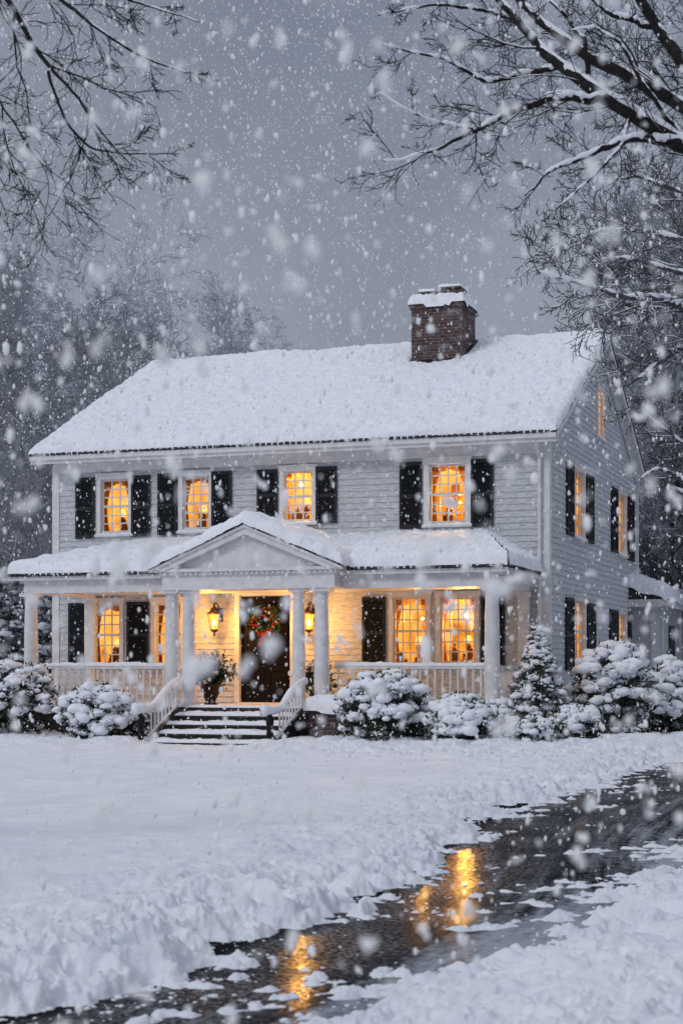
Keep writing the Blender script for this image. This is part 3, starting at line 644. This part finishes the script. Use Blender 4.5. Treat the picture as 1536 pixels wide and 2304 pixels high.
# ============================================================ trees
def poly(p,d,L,n,wig,up,r):
    pts=[p]; d=d/np.linalg.norm(d)
    for i in range(n):
        d=d+r.normal(size=3)*wig+np.array([0,0,up]); d/=np.linalg.norm(d); p=p+d*L/n; pts.append(p)
    return np.array(pts)
def interp(pts,n):
    s=np.concatenate([[0],np.cumsum(np.linalg.norm(np.diff(pts,axis=0),axis=1))]); t=np.linspace(0,s[-1],n)
    q=np.stack([np.interp(t,s,pts[:,k]) for k in range(3)],1)
    for _ in range(2): q[1:-1]=(q[:-2]+2*q[1:-1]+q[2:])/4
    return q,s[-1]
def kids(out,pts,rad,L,lvl,cfg,r):
    if lvl>=len(cfg): return
    n,ratio,wig,up,ang,f0=cfg[lvl]
    tan=np.gradient(pts,axis=0); m=len(pts)
    nn=max(1,int(round(n if n>0 else -n*L)))
    for k in range(nn):
        f=f0+(1-f0)*((k+r.random())/nn); i=f*(m-1); i0=min(int(i),m-2); w=i-i0
        p=pts[i0]*(1-w)+pts[i0+1]*w; t=tan[i0]/np.linalg.norm(tan[i0]); rb=rad[i0]*(1-w)+rad[i0+1]*w
        ax=np.cross(t,r.normal(size=3)); ax/=np.linalg.norm(ax); a=math.radians(ang*r.uniform(.6,1.3))
        d=t*math.cos(a)+ax*math.sin(a)
        l=L*ratio*r.uniform(.6,1.3)*(1.15-.6*f); seg=6 if lvl<2 else 3
        q=poly(p,d,l,seg,wig,up,r); r0=min(rb*.72,max(l*TH,MINR*1.2)); r1=max(MINR,r0*.3); rr=np.linspace(r0,r1,seg+1)
        out.append((lvl+1,q,rr,l)); kids(out,q,rr,l,lvl+1,cfg,r)
MINR=.0025; TH=.011
def tree_meshes(out,split,snowlvl,snowmin,snowk=1.):
    T0=TB();T1=TB();TS=TB(); r=np.random.default_rng(3)
    for lvl,q,rr,l in out:
        n=10 if rr[0]>.06 else (6 if rr[0]>.015 else 3)
        (T0 if lvl<=split else T1).add(q,rr,n)
        if lvl<=snowlvl and rr[0]>snowmin:
            t=np.gradient(q,axis=0); t/=np.linalg.norm(t,axis=1)[:,None]; hz=np.sqrt(np.clip(1-t[:,2]**2,0,1))
            if hz.mean()<.35: continue
            if len(q)>8:
                m_=len(q)*3; f=np.linspace(0,len(q)-1,m_); Q=np.stack([np.interp(f,np.arange(len(q)),q[:,k]) for k in range(3)],1); R=np.interp(f,np.arange(len(q)),rr); Hh=np.interp(f,np.arange(len(q)),hz)
                pat=vn(f*.55+lvl,np.full(m_,l*7.3),4); pat2=vn(f*1.9,np.full(m_,l*3.1),9)
                s=(R*min(snowk,1.3)*.8+.005*snowk)*Hh*(.3+.8*sst(.18,.5,pat))*(.7+.5*pat2); s[0]*=.3;s[-1]*=.3
                TS.add(Q+np.array([0,0,1.])*(R*.58+.002)[:,None],s,8)
            else:
                s=np.maximum(rr*.9,.0040*snowk)*hz*(.4+.8*r.random(len(q))); s[-1]*=.3
                TS.add(q+np.array([0,0,1.])*(rr*.8+.002)[:,None],s,4)
    return T0,T1,TS
def path_tree(name,label,cat,base,limbs,cfg,barks,split,snowlvl,snowmin,snowk,seed,group=None,smat=None):
    r=np.random.default_rng(seed)
    t=thing(name,label,cat,(base[0],base[1],0),group); out=[]
    for (pts,r0,r1) in limbs:
        P=np.array(pts); q,L=interp(P,30); w_=np.cumsum(r.normal(size=(30,3)),axis=0)*min(r0,.03)*.22; w_-=np.linspace(0,1,30)[:,None]*w_[-1]; q+=w_; rr=np.linspace(r0,r1,30)
        out.append((0,q,rr,L)); kids(out,q,rr,L if L<3.2 else 3.2,0,cfg,r)
    T0,T1,TS=tree_meshes(out,split,snowlvl,snowmin,snowk)
    link('trunk',T0.mesh('trunk'),barks,t); link('crown',T1.mesh('crown'),barks,t)
    if TS.V: link('branch_snow',TS.mesh('branch_snow'),smat or SNOW,t)
    return t
D=12.
g=at(2180,1900,D); g[2]=0
trunk=[g,at(2170,1200,D),at(2120,700,D+.1),at(2040,300,D),at(1990,-300,D)]
def lp(*a): return [at(x,y,d) for x,y,d in a]
fg=[(lp((2110,700,D),(1800,440,11.8),(1536,322,11.6),(1420,245,11.5),(1330,195,11.5),(1240,120,11.7),(1150,30,11.9),(1080,-60,12.1)),.100,.018),
    (lp((2080,500,D),(1750,330,11.9),(1536,240,12.1),(1400,165,12.3),(1290,110,12.4),(1200,40,12.6),(1130,-40,12.8)),.076,.022),
    (lp((2040,300,D),(1700,250,12.3),(1536,155,12.2),(1470,50,12.4),(1420,-40,12.4)),.07,.034),
    (lp((1380,222,11.5),(1300,215,11.5),(1230,218,11.4),(1150,240,11.3),(1060,290,11.1),(980,335,11.),(920,355,10.9),(860,362,10.9)),.032,.004),
    (lp((1250,150,11.7),(1180,165,11.7),(1090,180,11.6),(1000,130,11.5),(930,118,11.4),(860,100,11.3)),.022,.004),
    (lp((1560,330,11.6),(1430,312,11.4),(1330,350,11.3),(1230,385,11.2),(1180,440,11.1)),.035,.006),
    (lp((1190,60,12.6),(1090,25,12.5),(980,10,12.4),(900,22,12.3),(850,35,12.2)),.017,.004),
    (lp((1320,190,11.6),(1310,90,11.6),(1255,20,11.7),(1200,-30,11.7)),.022,.007),
    (lp((1420,250,11.5),(1400,330,11.3),(1330,400,11.2),(1250,470,11.1)),.018,.004),
    (lp((1060,290,11.1),(960,270,11.),(900,235,10.9),(850,210,10.9)),.012,.003),
    (lp((1530,300,11.6),(1440,180,11.5),(1400,100,11.5),(1330,60,11.4),(1280,70,11.4)),.020,.004),
    (lp((1480,60,12.4),(1380,40,12.4),(1310,-20,12.4)),.026,.008)]
cfgN=[(-4.6,.32,.16,.02,48,.10),(7,.5,.2,.01,45,.1),(5,.5,.22,.0,42,.1)]
path_tree('bare_tree','snow lined bare tree whose thick dark limbs cross the upper right corner','tree',g,[(trunk,.30,.12)]+fg,cfgN,BARKN,0,1,.0065,1.15,21)
g=at(-900,1900,10.5); g[2]=0
tl=[(([g,at(-880,900,10.5),at(-800,100,10.5),at(-760,-700,10.5)]),.24,.10),
    (lp((-800,0,10.5),(-300,-180,10.3),(20,-20,10.2),(60,90,10.2),(110,160,10.1),(170,200,10.),(215,290,9.9),(300,375,9.9)),.045,.004),
    (lp((-20,-120,10.3),(120,-20,10.2),(190,30,10.2),(250,80,10.1),(320,130,10.1),(420,165,10.)),.018,.004),
    (lp((110,160,10.1),(140,260,10.),(200,330,10.),(290,345,9.9),(405,345,9.8)),.012,.003),
    (lp((-780,300,10.4),(-300,180,10.3),(-40,170,10.2),(20,260,10.1),(60,340,10.),(150,410,10.)),.026,.003),
    (lp((-300,190,10.3),(-60,330,10.1),(0,400,10.),(40,470,10.)),.014,.003),
    (lp((60,-80,10.3),(200,-40,10.2),(320,10,10.2),(450,50,10.1)),.014,.003)]
cfgL=[(-4.0,.30,.17,-.01,45,.2),(7,.5,.2,-.01,45,.1),(5,.5,.22,.0,42,.1)]
path_tree('bare_tree','dark bare tree with thin twigs hanging into the upper left corner','tree',g,tl,cfgL,BARKN,0,0,.012,.6,33)
MINR=.0055; TH=.012
D=24.
g=at(1700,1700,D); g[2]=0
ml=[([g,at(1690,1200,D),at(1660,800,D),at(1600,500,D),at(1560,250,D)],.22,.07),
    (lp((1670,850,D),(1600,740,23.6),(1536,685,23.4),(1470,670,23.),(1400,672,22.8),(1320,640,22.6),(1210,612,22.5)),.08,.014),
    (lp((1670,950,D),(1600,800,23.6),(1536,785,23.4),(1470,825,23.2),(1410,870,23.)),.07,.014),
    (lp((1620,600,D),(1540,540,24),(1450,520,24.2),(1350,520,24.3),(1240,560,24.4)),.05,.01),
    (lp((1600,480,D),(1530,430,24.2),(1450,400,24.4),(1380,400,24.6)),.045,.01),
    (lp((1640,700,D),(1560,620,24),(1480,600,24),(1400,580,24),(1330,590,24)),.05,.01),
    (lp((1690,1200,D),(1600,1050,24),(1520,980,24),(1450,930,24)),.05,.01),
    (lp((1690,1300,D),(1620,1200,24),(1560,1120,24),(1500,1090,24)),.05,.01),
    (lp((1600,1060,24),(1540,1080,24),(1480,1050,24),(1440,1080,24)),.03,.01)]
cfgM=[(-5.6,.38,.16,.02,50,.1),(9,.5,.2,.0,46,.1),(5,.5,.22,.0,42,.1)]
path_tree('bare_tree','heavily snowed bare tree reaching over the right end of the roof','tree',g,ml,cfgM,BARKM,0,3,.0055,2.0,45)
def template(seed,H,mn):
    global MINR
    MINR=mn; r=np.random.default_rng(seed); out=[]
    q=poly(np.array([0,0,0.]),np.array([0,0,1.]),H*.80,12,.05,.02,r); rr=np.linspace(H*.013,H*.003,13); out.append((0,q,rr,H))
    kids(out,q,rr,H,0,[(18,.36,.12,.05,50,.12),(9,.48,.15,.02,46,.15),(8,.46,.17,.01,44,.1),(6,.55,.2,.0,42,.1)],r)
    T0,T1,TS=tree_meshes(out,1,2,mn*1.1,3.)
    return T0.mesh('trunk'),T1.mesh('crown'),(TS.mesh('branch_snow') if TS.V else None)
tpl=[template(s,14.,.011) for s in (1,2,3)]
def place(k,px,dep,H,bark,label,group,snow=True):
    me=tpl[k]; p=at(px,1500,dep)
    t=thing('bare_tree',label,'tree',(p[0],p[1],0),group); t.rotation_euler=(0,0,random.uniform(0,6.28)); s=H/13.; t.scale=(s*1.1,s*1.1,s)
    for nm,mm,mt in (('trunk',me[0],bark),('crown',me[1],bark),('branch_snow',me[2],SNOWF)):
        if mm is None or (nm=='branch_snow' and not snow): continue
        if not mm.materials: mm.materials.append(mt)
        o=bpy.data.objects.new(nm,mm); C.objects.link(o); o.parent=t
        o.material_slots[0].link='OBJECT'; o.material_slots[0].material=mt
A1='hazy bare tree in the snowy woodland left of the house'
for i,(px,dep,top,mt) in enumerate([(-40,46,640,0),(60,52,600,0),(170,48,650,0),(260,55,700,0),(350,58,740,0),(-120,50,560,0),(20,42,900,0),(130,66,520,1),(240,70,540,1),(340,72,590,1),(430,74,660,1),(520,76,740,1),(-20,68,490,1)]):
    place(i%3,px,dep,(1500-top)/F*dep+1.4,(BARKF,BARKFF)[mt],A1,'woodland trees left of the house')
A2='hazy bare tree in the snowy woodland behind the right side of the house'
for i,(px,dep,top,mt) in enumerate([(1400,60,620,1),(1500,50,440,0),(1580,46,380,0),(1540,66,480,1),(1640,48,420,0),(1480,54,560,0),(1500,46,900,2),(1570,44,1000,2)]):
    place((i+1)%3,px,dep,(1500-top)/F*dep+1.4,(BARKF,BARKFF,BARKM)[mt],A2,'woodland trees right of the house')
def under(px0,px1,dep,h,n,seed,label):
    r=np.random.default_rng(seed); cs=[]
    for i in range(n):
        p=at(r.uniform(px0,px1),1500,dep+r.uniform(-2,2)); p[2]=r.random()**.7*h; cs.append(p)
    cs=np.array(cs)
    t=thing('undergrowth',label,'undergrowth',(cs[:,0].mean(),cs[:,1].mean(),0))
    d=np.repeat(cs,16,0)+r.normal(size=(n*16,3))*.35; d[:,2]=np.abs(d[:,2]); V,Q=leaves(d,.13,r,.25); link('foliage',mesh_np('foliage',V,Q),BARKM,t)
    k=np.repeat(cs,3,0); k=k+r.normal(size=k.shape)*.3; k[:,2]=np.abs(k[:,2])+.1; s=r.uniform(.03,.16,len(k)); V,Q=blobs(k,np.stack([s*1.4,s*1.4,s*.6],1),ICO1,.2,r); link('snow',mesh_np('snow',V,Q,3,True),SNOWF,t)
under(-220,130,41,3.2,420,5,'tangled snowy undergrowth behind the left end of the house')
under(1430,1750,58,4.5,420,6,'tangled snowy undergrowth beyond the rear wing')

# ============================================================ ground + driveway
left=[(-900,2900),(-250,2420),(-20,2285),(200,2262),(390,2215),(470,2150),(560,2112),(790,2052),(930,1985),(1000,1905),(1110,1840),(1250,1790),(1420,1738),(1560,1698),(1800,1660),(2400,1612)]
right=[(200,2900),(620,2420),(830,2310),(1010,2238),(1150,2190),(1300,2115),(1440,2020),(1560,1935),(1800,1820),(2300,1710),(3100,1645)]
Lw=[onZ(*p)[:2] for p in left]; Rw=[onZ(*p)[:2] for p in right]
PG=np.array(Lw+Rw[::-1])
def sdist(x,y):
    d=np.full(x.shape,1e9); ins=np.zeros(x.shape,bool); n=len(PG)
    for i in range(n):
        a=PG[i];b=PG[(i+1)%n]; e=b-a; wx_=x-a[0]; wy_=y-a[1]; t=np.clip((wx_*e[0]+wy_*e[1])/(e@e),0,1)
        d=np.minimum(d,(wx_-t*e[0])**2+(wy_-t*e[1])**2)
        c=((a[1]>y)!=(b[1]>y))&(x<(b[0]-a[0])*(y-a[1])/(b[1]-a[1]+1e-12)+a[0]); ins^=c
    return np.where(ins,-1,1)*np.sqrt(d)
def polydist(x,y,P):
    d=np.full(x.shape,1e9)
    for a,b in zip(P[:-1],P[1:]):
        e=b-a; t=np.clip(((x-a[0])*e[0]+(y-a[1])*e[1])/(e@e),0,1); d=np.minimum(d,(x-a[0]-t*e[0])**2+(y-a[1]-t*e[1])**2)
    return np.sqrt(d)
rad=np.concatenate([[.8,1.5,2.5],np.exp(np.linspace(math.log(4.5),math.log(45),980)),np.exp(np.linspace(math.log(47),math.log(900),26))])
fine=np.linspace(-.235,.235,690); coarse=np.linspace(.235,2*math.pi-.235,74)[1:-1]
ang=np.concatenate([fine,coarse]); A_,R_=np.meshgrid(ang,rad)
X=CAM[0]+R_*(-np.sin(AN-A_)); Y=CAM[1]+R_*np.cos(AN-A_)
Dd=sdist(X,Y); dl=polydist(X,Y,np.array(Lw)); dr_=polydist(X,Y,np.array(Rw))
dd=Dd+(fbm(X*1.1,Y*1.1,3,1)-.5)*.8+(fbm(X*5.5,Y*5.5,4,2)-.5)*.75
near=np.exp(-(np.clip(dd,0,99)/1.0)**1.3)
bil=lambda s,sd: 1-np.abs(2*vn(X*s+.3*vn(Y*s,X*s,sd+4),Y*s,sd)-1)
clump=.36*fbm(X*4.,Y*4.,3,31)+.32*bil(5.,2)+.20*bil(11,3)+.12*bil(27,4)
depth=R_*np.cos(A_)
patch=sst(.44,.62,fbm(X*.6,Y*.6,3,41))
rough=np.clip(near+(.20+.50*patch)*sst(10.5,7,depth)+.95*sst(-11.,-6.,Y)*sst(-5.,-1.5,X)+.65*sst(-7.0,-4.8,Y)+.15*patch,0,1.1)*(Y<20)
flat=sst(-10.5,-6.,Y)
h0=(.12+.16*(fbm(X*.18,Y*.18,2,7)-.5)+.07*(fbm(X*.9,Y*.9,3,8)-.5))*(1-.8*flat)
z=h0*sst(-.08,1.1,dd)+.015*sst(-.1,.4,dd)-.035*(1-sst(-.2,.25,dd))
z+=np.exp(-(dd/.4)**2)*.055*(fbm(X*9,Y*9,5,51)-.5)*2
z+=sst(-.1,.45,dd)*rough*.20*(clump-.33)
inside=1-sst(-.15,.15,dd)
th_=.70-.27*np.exp(-dr_/.6)-.09*np.exp(-dl/.35)-.03*sst(13,20,depth)
dirv=np.array([.62,.78]); xs=X*dirv[0]+Y*dirv[1]; ys=-X*dirv[1]+Y*dirv[0]
sl=.55*fbm(xs*.28,ys*5.0,4,11)+.45*fbm(X*9,Y*9,5,12)
z+=inside*(.055*sst(-.12,.24,sl-th_+.05)*(.3+1.3*clump))
stm=np.exp(-((X-smid)/1.25)**6)*sst(-6.6,-5.0,Y)*(Y<0)
z+=.10*sst(-6.6,-4.6,Y)*(Y<0)*sst(-12,-10,X)*(1-sst(2.,4.,X))*(.0+1.7*fbm(X*1.5,Y*1.5,3,14))
z=z*(1-stm)+(.02+.05*clump)*stm
z=np.where(depth>60,.1,z)
nr,na=X.shape
V=np.stack([X,Y,z],-1).reshape(-1,3)
i=np.arange(nr-1)[:,None]*na; k=np.arange(na)[None]; k2=(k+1)%na
Q=np.stack([i+k,i+k2,i+na+k2,i+na+k],-1).reshape(-1,4)
me=mesh_np('snowy_ground',V,Q,4,True)
o=link('snowy_ground',me,SNOWG); o['kind']='structure'
def drivemat():
    m=bpy.data.materials.new('wet_asphalt'); m.use_nodes=True; nt=m.node_tree; nt.nodes.clear(); N=nt.nodes.new
    out=N('ShaderNodeOutputMaterial'); tc=N('ShaderNodeTexCoord')
    def noise(s,d,r=.6,v=None):
        n=N('ShaderNodeTexNoise'); n.inputs['Scale'].default_value=s; n.inputs['Detail'].default_value=d; n.inputs['Roughness'].default_value=r; lk(nt,v or tc.outputs['Object'],n.inputs['Vector']); return n
    def mr(src,a,b,c,d):
        r=N('ShaderNodeMapRange'); r.inputs[1].default_value=a; r.inputs[2].default_value=b; r.inputs[3].default_value=c; r.inputs[4].default_value=d; lk(nt,src,r.inputs[0]); return r.outputs[0]
    def mm(op,a,b):
        n=N('ShaderNodeMath'); n.operation=op
        for i,q in enumerate((a,b)):
            if isinstance(q,(int,float)): n.inputs[i].default_value=q
            else: lk(nt,q,n.inputs[i])
        return n.outputs[0]
    # slight ripples only: the lit windows stay readable as broken golden streaks
    nb=noise(16,3,.55); bp=N('ShaderNodeBump'); bp.inputs['Strength'].default_value=.35; bp.inputs['Distance'].default_value=.0035; lk(nt,nb.outputs['Fac'],bp.inputs['Height'])
    nd=noise(60,4); rd=N('ShaderNodeValToRGB'); rd.color_ramp.elements[0].position=.4; rd.color_ramp.elements[0].color=(.008,.008,.010,1); rd.color_ramp.elements[1].position=.7; rd.color_ramp.elements[1].color=(.030,.031,.036,1); lk(nt,nd.outputs['Fac'],rd.inputs[0])
    mp=N('ShaderNodeMapping'); mp.inputs['Scale'].default_value=(4.2,.30,1); lk(nt,tc.outputs['UV'],mp.inputs[0])
    ns=noise(1.,9,.66,mp.outputs[0]); nf=noise(13,6,.75)
    at_=N('ShaderNodeAttribute'); at_.attribute_name='across'; bias=mr(at_.outputs['Fac'],.40,.85,-.025,.13)
    s_=mm('ADD',mm('ADD',mm('MULTIPLY',ns.outputs['Fac'],.62),mm('MULTIPLY',nf.outputs['Fac'],.38)),bias)
    slush=mr(s_,.52,.67,0.,.8)
    mc=N('ShaderNodeMixRGB'); mc.inputs[2].default_value=(.40,.43,.49,1); lk(nt,slush,mc.inputs[0]); lk(nt,rd.outputs[0],mc.inputs[1])
    df=N('ShaderNodeBsdfDiffuse'); lk(nt,mc.outputs[0],df.inputs[0])
    gl=N('ShaderNodeBsdfGlossy'); gl.inputs['Roughness'].default_value=.14; gl.inputs[0].default_value=(1,1,1,1); lk(nt,bp.outputs[0],gl.inputs['Normal'])
    fr=N('ShaderNodeFresnel'); fr.inputs[0].default_value=1.33
    w1=mm('MULTIPLY',mr(at_.outputs['Fac'],-.02,.10,0.,1.),mr(at_.outputs['Fac'],.45,.68,1.,.15))
    n1=noise(1.3,4); r1=mr(n1.outputs['Fac'],.42,.56,.5,1.)
    n2=noise(32,5,.65); r2=mr(n2.outputs['Fac'],.46,.56,.10,1.)
    f=mm('MULTIPLY',mm('MULTIPLY',mm('MULTIPLY',w1,r1),r2),mm('MULTIPLY',fr.outputs[0],mm('SUBTRACT',1.,mm('MULTIPLY',slush,.9))))
    mx=N('ShaderNodeMixShader'); lk(nt,f,mx.inputs[0]); lk(nt,df.outputs[0],mx.inputs[1]); lk(nt,gl.outputs[0],mx.inputs[2]); lk(nt,mx.outputs[0],out.inputs[0])
    return m
DRV=drivemat()
n=90; nc=9
def res(P):
    q,_=interp(np.array([[p[0],p[1],0.] for p in P]),n); return q
ql=res(Lw); qr=res(Rw); dv=qr-ql; wd0=np.linalg.norm(dv,axis=1); dv/=wd0[:,None]; ql=ql-dv*1.0; qr=qr+dv*1.0
al=np.concatenate([[0],np.cumsum(np.linalg.norm(np.diff((ql+qr)/2,axis=0),axis=1))])
f=np.linspace(0,1,nc); V=(ql[:,None]*(1-f)[None,:,None]+qr[:,None]*f[None,:,None]); V[...,2]=0.
wdt=np.linalg.norm(qr-ql,axis=1); UVs=np.stack([wdt[:,None]*f[None],np.repeat(al[:,None],nc,1)],-1).reshape(-1,2)
acr=((wdt[:,None]*f[None]-1.)/wd0[:,None]).reshape(-1)
i=(np.arange(n-1)[:,None]*nc+np.arange(nc-1)[None]); Q=np.stack([i,i+1,i+nc+1,i+nc],-1).reshape(-1,4)
me=mesh_np('driveway',V.reshape(-1,3),Q)
li=np.empty(len(me.loops),dtype=np.int32); me.loops.foreach_get('vertex_index',li)
uv=me.uv_layers.new(name='UVMap'); uv.data.foreach_set('uv',UVs[li].astype(np.float32).ravel())
ac_=me.attributes.new('across','FLOAT','POINT'); ac_.data.foreach_set('value',acr.astype(np.float32))
if me.polygons[5].normal.z<0: me.flip_normals()
o=link('driveway',me,DRV); o['kind']='structure'
r=np.random.default_rng(77); pp=np.stack([r.uniform(-100,1640,30000),r.uniform(1700,2330,30000)],1)
PW=np.array([onZ(a,b) for a,b in pp]); sd=sdist(PW[:,0],PW[:,1]); kp=(sd<.25)&(r.random(30000)<np.exp(-np.abs(sd)/.2)*.18+.003)
PW=PW[kp]; sd=sd[kp]; s=np.clip(r.gamma(2.0,.0030,len(PW)),.002,.018); PW[:,2]=s*.2
V,Q=blobs(PW,np.stack([s*1.4,s*1.4,s*.7],1),ICO1,.25,r); o=link('snow_crumbs',mesh_np('snow_crumbs',V,Q,3,True),SNOW); o['kind']='stuff'; o['label']='loose crumbs of snow scattered along the wet driveway'; o['category']='snow'

# ============================================================ falling snow
def wedge(dep,a,b): return CAM[None]+dep[:,None]*(np.stack([a*ca-sa,a*sa+ca,b],1))
r=np.random.default_rng(5); n=21000
dep=2.4+27*r.random(n)**.72; P=wedge(dep,r.uniform(-.26,.26,n),r.uniform(-.24,.43,n)); k=P[:,2]>.2; P=P[k]; dep=dep[k]; n=len(P)
s=r.gamma(3.0,.0015,n)*(.72+.24*np.clip(dep/9,0,2)); s=np.clip(s,.0022,.016)
V1,Q1=blobs(P,np.stack([s,s,s*r.uniform(1.2,2.4,n)],1),ICO1,.2,r)
o=link('falling_snow',mesh_np('falling_snow',V1,Q1,3,True),FLAKE); o['kind']='stuff'; o['label']='snowflakes falling through the air in front of the house'; o['category']='snowfall'
n=720; dep=1.4+2.4*r.random(n); P=wedge(dep,r.uniform(-.24,.24,n),r.uniform(-.24,.42,n)); P=P[P[:,2]>.25]; n=len(P); s=np.clip(r.gamma(3,.0017,n),.002,.010)
c3=np.repeat(P,3,0)+r.normal(size=(n*3,3))*np.repeat(s,3)[:,None]*.5; s3=np.repeat(s,3)*r.uniform(.4,.85,3*n)
V1,Q1=blobs(c3,np.stack([s3,s3,s3*1.4],1),ICO1,.25,r)
o=link('falling_snow',mesh_np('falling_snow',V1,Q1,3,True),FLAKE); o['kind']='stuff'; o['label']='large clumped snowflakes falling close to the viewer'; o['category']='snowfall'
n=26000; dep=32+26*r.random(n); P=wedge(dep,r.uniform(-.26,.26,n),r.uniform(.0,.43,n)); a_=((P[:,2]>9.8)|(P[:,0]<-11.5)|(P[:,0]>2)); P=P[a_]; n=len(P); s=r.uniform(.006,.017,n)
V1,Q1=blobs(P,np.stack([s,s,s*1.6],1),ICO1,.2,r)
o=link('falling_snow',mesh_np('falling_snow',V1,Q1,3,True),FLAKE); o['kind']='stuff'; o['label']='snowflakes falling above the roof and before the woodland'; o['category']='snowfall'

# ============================================================ world, sun, camera
w=bpy.data.worlds.new('World'); SC.world=w; w.use_nodes=True; nt=w.node_tree; bg=nt.nodes['Background']; out=nt.nodes['World Output']
sky=nt.nodes.new('ShaderNodeTexSky'); sky.sky_type='NISHITA'; sky.sun_disc=False; sky.sun_elevation=math.radians(34); sky.sun_rotation=math.radians(206); sky.dust_density=4
lk(nt,sky.outputs[0],bg.inputs[0]); bg.inputs[1].default_value=.008
tc=nt.nodes.new('ShaderNodeTexCoord'); sp=nt.nodes.new('ShaderNodeSeparateXYZ'); lk(nt,tc.outputs['Generated'],sp.inputs[0])
nn=nt.nodes.new('ShaderNodeTexNoise'); nn.inputs['Scale'].default_value=6; nn.inputs['Detail'].default_value=6; lk(nt,tc.outputs['Generated'],nn.inputs['Vector'])
ma=nt.nodes.new('ShaderNodeMath'); ma.operation='MULTIPLY_ADD'; ma.inputs[1].default_value=.40; ma.inputs[2].default_value=-.20; lk(nt,nn.outputs['Fac'],ma.inputs[0])
m2=nt.nodes.new('ShaderNodeMath'); lk(nt,ma.outputs[0],m2.inputs[0]); lk(nt,sp.outputs[2],m2.inputs[1])
rp=nt.nodes.new('ShaderNodeValToRGB'); e=rp.color_ramp.elements
e[0].position=0; e[0].color=(.25,.275,.335,1); e[1].position=1; e[1].color=(.86,.90,.99,1)
for p,c in ((.2,(.345,.378,.455)),(.38,(.24,.272,.350)),(.6,(.52,.57,.68))):
    x=e.new(p); x.color=(*c,1)
lk(nt,m2.outputs[0],rp.inputs[0])
b2=nt.nodes.new('ShaderNodeBackground'); lk(nt,rp.outputs[0],b2.inputs[0]); b2.inputs[1].default_value=.77
ad=nt.nodes.new('ShaderNodeAddShader'); lk(nt,bg.outputs[0],ad.inputs[0]); lk(nt,b2.outputs[0],ad.inputs[1]); lk(nt,ad.outputs[0],out.inputs[0])
S=bpy.data.lights.new('sun','SUN'); S.energy=.82; S.angle=math.radians(16); S.color=(.96,.965,1.)
so=bpy.data.objects.new('sun',S); C.objects.link(so); so.rotation_euler=(math.radians(56),0,math.radians(-30))
cd=bpy.data.cameras.new('camera'); cam=bpy.data.objects.new('camera',cd); C.objects.link(cam)
cam.location=CAM; cam.rotation_euler=(math.radians(90),0,AN)
cd.sensor_fit='VERTICAL'; cd.sensor_height=36; cd.sensor_width=24; cd.lens=F/2304*36; cd.shift_y=(HY-1152)/2304; cd.clip_end=2000; cd.clip_start=.1
cd.dof.use_dof=True; cd.dof.focus_distance=25; cd.dof.aperture_fstop=4.5
SC.camera=cam
SC.view_settings.view_transform='Standard'; SC.view_settings.look='None'; SC.view_settings.exposure=0
